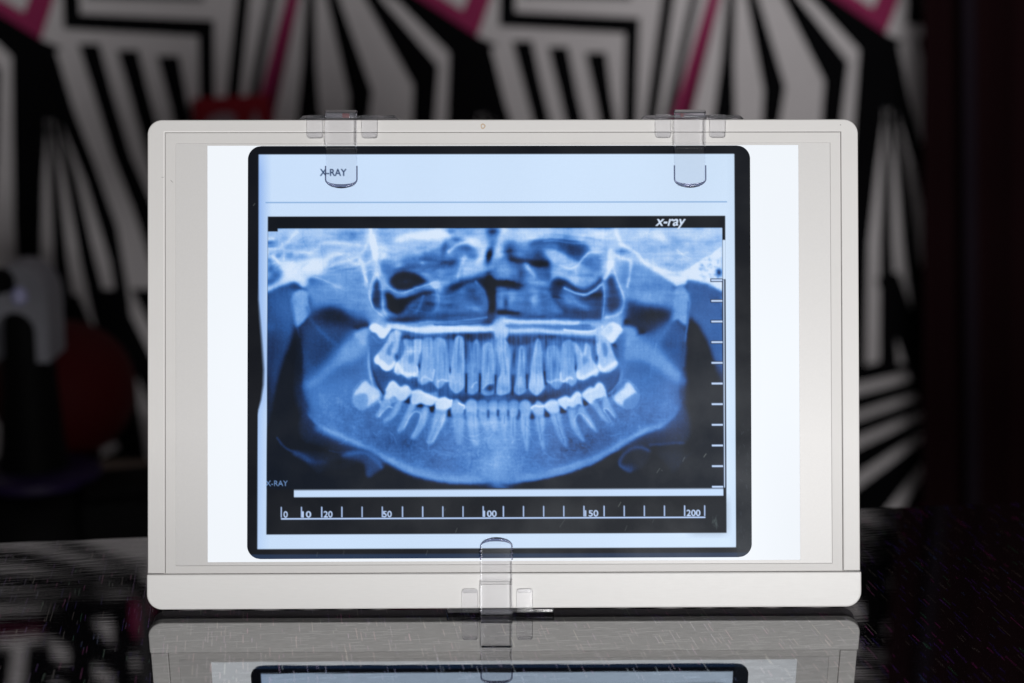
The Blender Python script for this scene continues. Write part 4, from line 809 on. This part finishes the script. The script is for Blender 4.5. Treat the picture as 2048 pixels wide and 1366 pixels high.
bench = thing('bench', 'low beige bench top behind the far left edge of the table', 'bench', (bb.x - .02, DD + .06, bz - .40))
bm = bmesh.new(); bx(bm, -.40, .17, -.17, .22, .30, .3995); bevel(bm, .012, 3); shade(obj('seat', bm, M['beige'], bench))
for sx in (-.35, .12):
    for sy in (-.13, .17):
        bm = bmesh.new(); bx(bm, sx - .02, sx + .02, sy - .02, sy + .02, -.75 - (bz - .40), .2995); obj('leg', bm, M['black'], bench)
dev = thing('appliance', 'blurred black appliance with a rounded grey head at the far left', 'appliance', (bb.x, DD, bz))
top = at_depth(78, 520, DD).z - bz
bm = bmesh.new(); lathe(bm, ((.085, 0), (.092, .006), (.092, .026), (.080, .044), (.056, .052))); shade(obj('base', bm, M['black'], dev))
bm = bmesh.new(); lathe(bm, ((.060, .0515), (.066, .055), (.064, .062), (.050, .066))); shade(obj('base_ring', bm, M['violet'], dev))
bm = bmesh.new(); lathe(bm, ((.034, .0655), (.030, .09), (.026, .15), (.024, .205), (.022, .225)), 24); shade(obj('column', bm, M['black'], dev))
hz = top - .050
bm = bmesh.new()                                                   # hooded grey head: an arch open to the front
n = 20; ro, ri, dep = .031, .0185, .045; f0, f1, b0, b1 = [], [], [], []
def arch(r, k, zc): 
    a = math.pi * (k / n); return (r * math.cos(a), zc + r * 1.05 * math.sin(a))
for k in range(n + 1):
    for lst, r, y in ((f0, ro, -dep), (f1, ri, -dep), (b0, ro, .02), (b1, ri, .02)):
        x, z = arch(r, k, hz + (.018 if r == ro else -.012)); lst.append(bm.verts.new((x, y, z)))
for lst, y, r in ((f0, -dep, ro), (f1, -dep, ri), (b0, .02, ro), (b1, .02, ri)):
    lst.insert(0, bm.verts.new((r, y, hz - .040))); lst.append(bm.verts.new((-r, y, hz - .040)))
for k in range(n + 2):
    bm.faces.new((f0[k], f0[k + 1], f1[k + 1], f1[k])); bm.faces.new((b0[k], b1[k], b1[k + 1], b0[k + 1])); bm.faces.new((f0[k], b0[k], b0[k + 1], f0[k + 1])); bm.faces.new((f1[k], f1[k + 1], b1[k + 1], b1[k]))
for q in (0, n + 2): bm.faces.new((f0[q], f1[q], b1[q], b0[q]))
bmesh.ops.recalc_face_normals(bm, faces=bm.faces); bevel(bm, .002, 2); shade(obj('head', bm, M['greycap'], dev))
bm = bmesh.new(); lathe(bm, ((.0160, .20), (.0165, hz - .020), (.013, hz - .004), (.004, hz + .002)), 24); shade(obj('spout', bm, M['black'], dev))
bm = bmesh.new(); lathe(bm, ((.006, hz + .026), (.014, hz + .030), (.015, hz + .040), (.010, hz + .048), (.003, hz + .050)), 24, (-.012, -.046, 0)); shade(obj('knob', bm, M['black'], dev))
bm = bmesh.new(); lathe(bm, ((.004, hz + .016), (.0075, hz + .020), (.007, hz + .028), (.003, hz + .032)), 16, (.006, -.046, 0)); shade(obj('button', bm, plastic('lilac_button', (.30, .30, .50), .3), dev))  # lilac highlight on the head, added as a small coloured piece
ball_c = at_depth(128, 778, DD + .10)
br = .072
bm = bmesh.new(); bmesh.ops.create_uvsphere(bm, u_segments=40, v_segments=24, radius=br)
for v in bm.verts: v.co.z = v.co.z * (.98 + .02 * math.cos(v.co.z / br * 2)); 
ball = obj('ball', bm, M['red'], None, True); ball.location = ball_c; ball['label'] = 'round dark red ball half hidden behind the grey headed appliance'; ball['category'] = 'ball'
pd = thing('stand', 'squat black dish under the red ball behind the appliance', 'stand', (ball_c.x, ball_c.y, bz))
hh = ball_c.z - br - bz
bm = bmesh.new(); lathe(bm, ((.055, 0), (.060, .004), (.040, hh * .4), (.030, hh * .8), (.034, hh + .004), (.030, hh + .006))); shade(obj('pedestal', bm, M['black'], pd))
tray = thing('black_tray', 'low black box lying in front of the red ball beside the light box', 'box', (at_depth(250, 1010, DD - .02).x, DD - .02, bz), (0, 0, R(20)))
bm = bmesh.new(); bx(bm, -.05, .05, -.045, .05, 0, .050); bevel(bm, .008, 3); shade(obj('body', bm, M['black'], tray)); bm = bmesh.new(); bx(bm, -.044, .044, -.039, .044, .0505, .058); bevel(bm, .003); obj('lid', bm, M['black'], tray)

# red label on the wall
u0, z0 = wall_uv(388, 200); u1, z1 = wall_uv(542, 192); sgn = thing('wall_sign', 'small red sign with pale lettering on the wall above the left corner', 'sign')
sgn.location = W0 + WX * u0 + Vector((0, 0, z0 - .060)) - Vector((WN.x, WN.y, 0)) * -.010; sgn.rotation_euler = (0, R(-2.5), wall_rot)
wd = u1 - u0
M['signred'] = plastic('red_card', (.30, .018, .030), .7, .08, spec=.1); M['signpale'] = plastic('pale_print', (.36, .24, .28), .7, spec=.1)
bm = bmesh.new(); bx(bm, 0, wd, 0, .007, 0, .062); bevel(bm, .0015); obj('card', bm, M['signred'], sgn)
def stroke_piece(pts):
    bm = bmesh.new(); slab(bm, pts, -.0012, -.0001); bmesh.ops.recalc_face_normals(bm, faces=bm.faces); obj('lettering', bm, M['signpale'], sgn)
stroke_piece([(.016, .022), (.052, .022), (.052, .040), (.040, .044), (.026, .042), (.016, .036)]); stroke_piece([(.066, .020), (.084, .020), (.077, .046)])
stroke_piece(rrect(.014, .006, .082, .014, .002))

# ------------------------------------------------------------------ light box
box = thing('light_box', 'ivory plastic light box with a glowing white panel, standing tilted on the table', 'light box', BOX_LOC, BOX_ROT)
XL, XR, XL2, XR2 = 299, 1720.5, 297.5, 1722.5
TOP, JT, BOT = 240.5, 1145.5, 1216.5
rr = 29 * PXM
bm = soft_slab(rrect(fx(XL) + .0004, fz(BOT) + .0006, fx(XR) - .0002, fz(TOP) - .0006, rr - .0004, 10), .0042, .0125, .0008); shade(obj('housing', bm, M['housing'], box))
# rim: left, top and right as one piece
out = rrect(fx(XL), fz(JT) + .0002, fx(XR), fz(TOP), (0, 0, rr, rr), 10); IL, IT, IR = 333.5, 265.5, 1686.5
inner = [(fx(IL), fz(JT) + .0002), (fx(IL), fz(IT)), (fx(IR), fz(IT)), (fx(IR), fz(JT) + .0002)]
prof = out[1:] + out[:1]                                           # start at bottom right, go over the top, end bottom left
prof = [p for p in out if True]
ring = prof[1:] + [prof[0]] + inner
bm = soft_slab(ring, 0, .0041, .00055, 3); shade(obj('rim', bm, M['rim'], box))
# bottom bar
bm = soft_slab(rrect(fx(XL2), fz(BOT), fx(XR2), fz(JT + .9), (rr * 1.05, rr * 1.05, .0007, .0007), 10), -.0003, .0041, .0009, 4); shade(obj('bottom_bar', bm, M['bar'], box))
# pale gap filler behind the seams
bm = bmesh.new(); slab(bm, rrect(fx(XL) + .0012, fz(BOT) + .0012, fx(XR) - .0012, fz(TOP) - .0012, rr, 8), .0016, .0041 - .0002)
bm2 = bmesh.new(); slab(bm2, [(fx(330), fz(1150)), (fx(1690), fz(1150)), (fx(1690), fz(262)), (fx(330), fz(262))], .0020, .0040); bm.free(); obj('seam_backing', bm2, M['seam'], box)
def ring_slab(o0, i0, y0, y1):
    (a0, b0, a1, b1), (c0, d0, c1, d1) = o0, i0; bm = bmesh.new()
    pts = [[bm.verts.new((x, y, z)) for x, z in ((fx(l), fz(b)), (fx(r), fz(b)), (fx(r), fz(t)), (fx(l), fz(t)))] for y in (y0, y1) for l, t, r, b in ((a0, b0, a1, b1), (c0, d0, c1, d1))]
    of, nf, ob, nb = pts
    for k in range(4):
        bm.faces.new((of[k - 1], of[k], nf[k], nf[k - 1])); bm.faces.new((ob[k], ob[k - 1], nb[k - 1], nb[k])); bm.faces.new((of[k], of[k - 1], ob[k - 1], ob[k])); bm.faces.new((nf[k - 1], nf[k], nb[k], nb[k - 1]))
    bmesh.ops.recalc_face_normals(bm, faces=bm.faces); return bm
bm = ring_slab((IL + .9, IT + .9, IR - .9, JT - .2), (355, 287.5, 1664.5, 1129.5), .00035, .0018); bevel(bm, .0003, 3, [e for e in bm.edges if all(abs(v.co.y - .00035) < 1e-7 for v in e.verts)]); obj('bezel', bm, M['bezel'], box)
bm = ring_slab((355.2, 287.7, 1664.3, 1129.3), (418, 292, 1601, 1123), .00050, .0018); obj('mask_sheet', bm, M['mask'], box)
bm = bmesh.new(); slab(bm, [(fx(416), fz(1125)), (fx(1603), fz(1125)), (fx(1603), fz(290)), (fx(416), fz(290))], .00085, .0017); obj('lit_panel', bm, M['panel'], box)
# small blemishes
bm = bmesh.new(); n = 18
ra = [[bm.verts.new((fx(968.5) + PXM * (r * (1 + .12 * math.sin(3 * t + 1)) * math.cos(t)), -.00004, fz(254) + PXM * r * 1.15 * math.sin(t))) for t in [2 * math.pi * k / n for k in range(n)]] for r in (4.9, 2.5)]
for k in range(n): bm.faces.new((ra[0][k - 1], ra[0][k], ra[1][k], ra[1][k - 1]))
obj('rust_ring', bm, M['rust'], box)
def fleck(name, pts, y, mat):
    bm = bmesh.new(); bm.faces.new([bm.verts.new((fx(a), y, fz(b))) for a, b in pts]); obj(name, bm, mat, box)
fleck('speck', ((1684.5, 250.5), (1686.5, 251), (1686.5, 253.5), (1684.5, 253)), -.00005, M['pencil'])
fleck('scuff', ((344, 360), (346.5, 361.5), (350, 365.5), (349, 366), (345.5, 363)), .00030, M['pencil'])
fleck('scuff', ((326, 354.5), (331, 354.8), (333, 354), (331, 356), (327, 355.6)), -.00005, M['pencil'])
fleck('scuff', ((344.5, 388), (345.5, 388), (347.5, 380), (348.3, 372), (347.4, 372), (346.5, 380)), .00030, M['rim'])
# kickstand at the back
bm = bmesh.new(); bx(bm, -.024, .024, 0, .004, -.165, 0); bevel(bm, .001); ks = obj('kickstand', bm, M['housing'], box); ks.location = (0, .0127, .150); ks.rotation_euler = (R(36), 0, 0)

# ------------------------------------------------------------------ the film
film_canvas, FX0, FY0 = paint_film()
def build_film():
    x0, x1, y0, y1, r = 498., 1503.5, 293.2, 1116.8, 27.
    st = 1.2; nx, ny = int((x1 - x0) / st), int((y1 - y0) / st)
    ys = np.linspace(y0, y1, ny + 1); inset = np.zeros_like(ys)
    dt = r - (ys - y0); k = dt > 0; inset[k] = r - np.sqrt(np.maximum(r * r - dt[k] ** 2, 0))
    dt = r - (y1 - ys); k = dt > 0; inset[k] = r - np.sqrt(np.maximum(r * r - dt[k] ** 2, 0))
    lean = np.interp(ys, (y0, y1), (1.2, -1.2))
    t = np.linspace(0, 1, nx + 1)
    X = (x0 + inset + lean)[:, None] * (1 - t) + (x1 - inset)[:, None] * t; Y = np.repeat(ys[:, None], nx + 1, 1)
    h, w_ = film_canvas.shape[:2]
    sx = np.clip(X - FX0, 0, w_ - 1.01); sy = np.clip(Y - FY0, 0, h - 1.01); ix, iy = sx.astype(int), sy.astype(int); fx_, fy_ = (sx - ix)[..., None], (sy - iy)[..., None]
    col = (film_canvas[iy, ix] * (1 - fx_) + film_canvas[iy, ix + 1] * fx_) * (1 - fy_) + (film_canvas[iy + 1, ix] * (1 - fx_) + film_canvas[iy + 1, ix + 1] * fx_) * fy_
    lin = np.where(col <= 10.3, col / 255 / 12.92, ((col / 255 + .055) / 1.055) ** 2.4)
    pan = np.array(srgb(243, 248, 254)[:3]) * .985
    T = np.clip((lin - .0022) / pan, 0, 1)
    co = np.empty((ny + 1, nx + 1, 3), np.float32); co[..., 0] = (X - 1010) * PXM; co[..., 2] = (1231 - Y) * PXM
    co[..., 1] = 0
    me = bpy.data.meshes.new('x_ray_film'); nv = (nx + 1) * (ny + 1); me.vertices.add(nv); me.vertices.foreach_set('co', co.ravel())
    a = np.arange(nv).reshape(ny + 1, nx + 1); q = np.stack([a[:-1, :-1], a[1:, :-1], a[1:, 1:], a[:-1, 1:]], -1).reshape(-1, 4)
    me.loops.add(q.size); me.loops.foreach_set('vertex_index', q.ravel().astype(np.int32)); me.polygons.add(len(q)); me.polygons.foreach_set('loop_start', np.arange(0, q.size, 4, dtype=np.int32))
    me.update(calc_edges=True)
    at = me.attributes.new('film_tint', 'FLOAT_COLOR', 'POINT'); rgba = np.ones((nv, 4), np.float32); rgba[:, :3] = T.reshape(-1, 3); at.data.foreach_set('color', rgba.ravel())
    me.materials.append(M['film']); o = bpy.data.objects.new('x_ray_film', me); C.objects.link(o)
    mw = Matrix.LocRotScale(BOX_LOC, __import__('mathutils').Euler(BOX_ROT), None); o.matrix_world = mw @ Matrix.Translation((0, -.00012, 0))
    o['label'] = 'blue dental x-ray film of a full set of teeth clipped on the light box'; o['category'] = 'x-ray film'
build_film()

# ------------------------------------------------------------------ clear clips
def strip_part(name, cx, path, hw, parent, thick, end_r=0, taper=0, edge=.00055):
    """a clear strip: path = [(z, n)] from root to tip, n = stand-off in front of the face; tip rounded by end_r"""
    pts = np.array(path, float); seg = np.sqrt((np.diff(pts, axis=0) ** 2).sum(1)); s = np.concatenate([[0], np.cumsum(seg)]); Ltot = s[-1]
    ss = np.unique(np.concatenate([np.linspace(0, Ltot, 36), s, Ltot - end_r + end_r * np.sin(np.linspace(0, math.pi / 2, 12)) if end_r else s]))
    zz = np.interp(ss, s, pts[:, 0]); nn = np.interp(ss, s, pts[:, 1])
    k = 1; nn2 = np.convolve(np.pad(nn, k, 'edge'), np.ones(2 * k + 1) / (2 * k + 1), 'valid')
    bm = bmesh.new(); F, B = [], []
    for i, a in enumerate(ss):
        h = hw - taper * a / Ltot
        if end_r and a > Ltot - end_r: d = a - (Ltot - end_r); h = h - end_r + math.sqrt(max(end_r ** 2 - d * d, (.0006) ** 2))
        dz = zz[min(i + 1, len(ss) - 1)] - zz[max(i - 1, 0)]; dn = nn2[min(i + 1, len(ss) - 1)] - nn2[max(i - 1, 0)]; l = math.hypot(dz, dn) or 1
        oz, on = -dn / l * np.sign(dz or 1), abs(dz) / l
        e = min(edge, h * .4)
        F.append([bm.verts.new((cx + x, -(nn2[i] + on * t), zz[i] + oz * t)) for x, t in ((-h, thick * .45), (-h + e, thick), (h - e, thick), (h, thick * .45))])
        B.append([bm.verts.new((cx + x, -nn2[i], zz[i])) for x in (-h, -h + e, h - e, h)])
    for i in range(len(ss) - 1):
        for q in range(3):
            f = bm.faces.new((F[i][q], F[i][q + 1], F[i + 1][q + 1], F[i + 1][q])); f.material_index = 0 if q == 1 else 1
            f = bm.faces.new((B[i][q + 1], B[i][q], B[i + 1][q], B[i + 1][q + 1])); f.material_index = 0 if q == 1 else 1
        bm.faces.new((B[i][0], F[i][0], F[i + 1][0], B[i + 1][0])).material_index = 1; bm.faces.new((F[i][3], B[i][3], B[i + 1][3], F[i + 1][3])).material_index = 1
    for i in (0, len(ss) - 1):
        for q in range(3): bm.faces.new((F[i][q], B[i][q], B[i][q + 1], F[i][q + 1])).material_index = 1
    bmesh.ops.recalc_face_normals(bm, faces=bm.faces); return obj(name, bm, [M['clear'], M['edge']], parent)
def tube(bm, pts, r, n=8, rad=None):
    pts = [Vector(p) for p in pts]; rings = []
    for i, p in enumerate(pts):
        d = (pts[min(i + 1, len(pts) - 1)] - pts[max(i - 1, 0)]).normalized(); a = d.orthogonal().normalized() if i == 0 else (rings_a - d * rings_a.dot(d)).normalized(); rings_a = a; b = d.cross(a)
        rings.append([bm.verts.new(p + (a * math.cos(2 * math.pi * k / n) + b * math.sin(2 * math.pi * k / n)) * (rad[i] if rad else r)) for k in range(n)])
    for x, y in zip(rings, rings[1:]):
        for k in range(n): bm.faces.new((x[k - 1], x[k], y[k], y[k - 1]))
    bm.faces.new(rings[0][::-1]); bm.faces.new(rings[-1]); bmesh.ops.recalc_face_normals(bm, faces=bm.faces)
def make_clip(label, cpx, up, tip, base, bar, red=None, tips=0, sk=0):
    """up=+1: hangs from the top edge (tip lower); up=-1: on the bottom edge"""
    t = thing('clip', label, 'clip', BOX_LOC, BOX_ROT, 'clear plastic clips holding the film')
    cx = fx(cpx); zt, zb = fz(tip), fz(base); edge_z = fz(TOP) if up > 0 else fz(BOT); s = 1 if up > 0 else -1
    path = [(zb, .0002), (zb - s * .0004, .0020), (zb - s * .0022, .0030), (zb - s * .010, .0030), (edge_z - s * .0122, .0029), (edge_z - s * .0142, .0013), (zt + s * .0095, .0008), (zt + s * .003, .0009), (zt, .0013)]
    strip_part('tongue', cx, path, 32 * PXM, t, .0011, 15 * PXM, 1.2 * PXM)
    # moulded lip round the tip
    hw = 31.2 * PXM; r = 14 * PXM; pts = [(cx - hw, -.0024, zt + s * .0105)]
    for k in range(13):
        a = math.pi * k / 12; sgnx = -math.cos(a); pts.append((cx + sgnx * (hw - r) - math.cos(a) * r if True else 0, -.0026, zt + s * (r * .95 * (1 - math.sin(a)) + .0003)))
    pts.append((cx + hw, -.0024, zt + s * .0105))
    bm = bmesh.new(); tube(bm, pts, .0007, 12, [.00036 + .0007 * math.sin(math.pi * k / (len(pts) - 1)) ** 3 for k in range(len(pts))]); shade(obj('lip', bm, M['lip'], t))
    for dx in (-52.5, 56.5):
        x = cx + dx * PXM; z1 = edge_z + s * .0021; z0 = edge_z - s * (.0095 if up > 0 else .0098)
        bm = bmesh.new(); w2 = 16 * PXM
        lo_, hi_ = min(z0, z1), max(z0, z1); rad = (6.5 * PXM,) * 2
        o2 = rrect(x - w2, lo_, x + w2, hi_, (rad[0], rad[0], .0002, .0002) if up > 0 else (.0002, .0002, rad[0], rad[0]), 6)
        slab(bm, o2, -.0016, -.00035); bmesh.ops.recalc_face_normals(bm, faces=bm.faces)
        fr = [e for e in bm.edges if all(abs(v.co.y + .0016) < 1e-7 for v in e.verts)]
        r_ = bmesh.ops.bevel(bm, geom=fr, offset=.0004, segments=2, affect='EDGES', profile=.5, clamp_overlap=True)
        for f in bm.faces: f.material_index = 0 if abs(f.normal.y) > .9 else 1
        bm.normal_update()
        for f in bm.faces: f.material_index = 0 if abs(f.normal.y) > .9 else 1
        tb = obj('tab', bm, [M['clear'], M['edge']], t)
        bm = bmesh.new(); zs = edge_z - s * (.0066 if up > 0 else .0078); za, zb_ = sorted((zs - s * .0001, z0 + s * .0004)); bx(bm, x - w2 + .0006, x + w2 - .0006, -.0022, -.00165, za, zb_); bevel(bm, .0002, 2); obj('grip', bm, M['clear'], tb)
    a, b = fx(bar[0]), fx(bar[1]); bm = bmesh.new(); e0, e1 = edge_z + s * .0003, edge_z + s * .0022; lo_, hi_ = min(e0, e1), max(e0, e1)
    slab(bm, [(a, lo_), (b, lo_), (b - .0022, hi_), (a + .0022, hi_)] if up > 0 else [(a + .0008, lo_), (b - .0008, lo_), (b, hi_), (a, hi_)], .0005, .0105)
    bmesh.ops.recalc_face_normals(bm, faces=bm.faces); bevel(bm, .0003, 2); obj('bar', bm, M['bar_clear'], t)
    bm = bmesh.new(); z0, z1 = sorted((e1 - s * .0016, e1 - s * .0004)); 
    for q in range(3): bx(bm, b - .0075 + q * .0018, b - .0066 + q * .0018, -.0001, .0003, z0, z1)
    obj('grip_rib', bm, M['clear'], t)
    bm = bmesh.new(); z0, z1 = sorted((edge_z + s * .0004, fz(base) - s * .0002)); bx(bm, cx - 31 * PXM, cx + 31 * PXM, -.0026, .0006, z0, z1); bevel(bm, .0006, 3); shade(obj('hinge', bm, M['hinge'], t))
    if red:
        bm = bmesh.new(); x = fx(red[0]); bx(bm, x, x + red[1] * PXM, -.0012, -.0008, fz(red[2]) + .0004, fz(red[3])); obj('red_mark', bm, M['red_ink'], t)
    return t
M['bar_clear'] = clear_mat('smoky_acrylic', (.92, .90, .92, 1), .05); M['hinge'] = clear_mat('hazy_acrylic', (.90, .89, .93, 1), .09)
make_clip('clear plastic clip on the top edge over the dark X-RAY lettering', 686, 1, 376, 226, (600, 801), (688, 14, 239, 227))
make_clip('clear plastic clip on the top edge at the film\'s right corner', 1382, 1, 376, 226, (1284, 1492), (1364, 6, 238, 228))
make_clip('clear plastic clip on the bottom edge, resting on the table', 993, -1, 1077, 1229, (893, 1109))
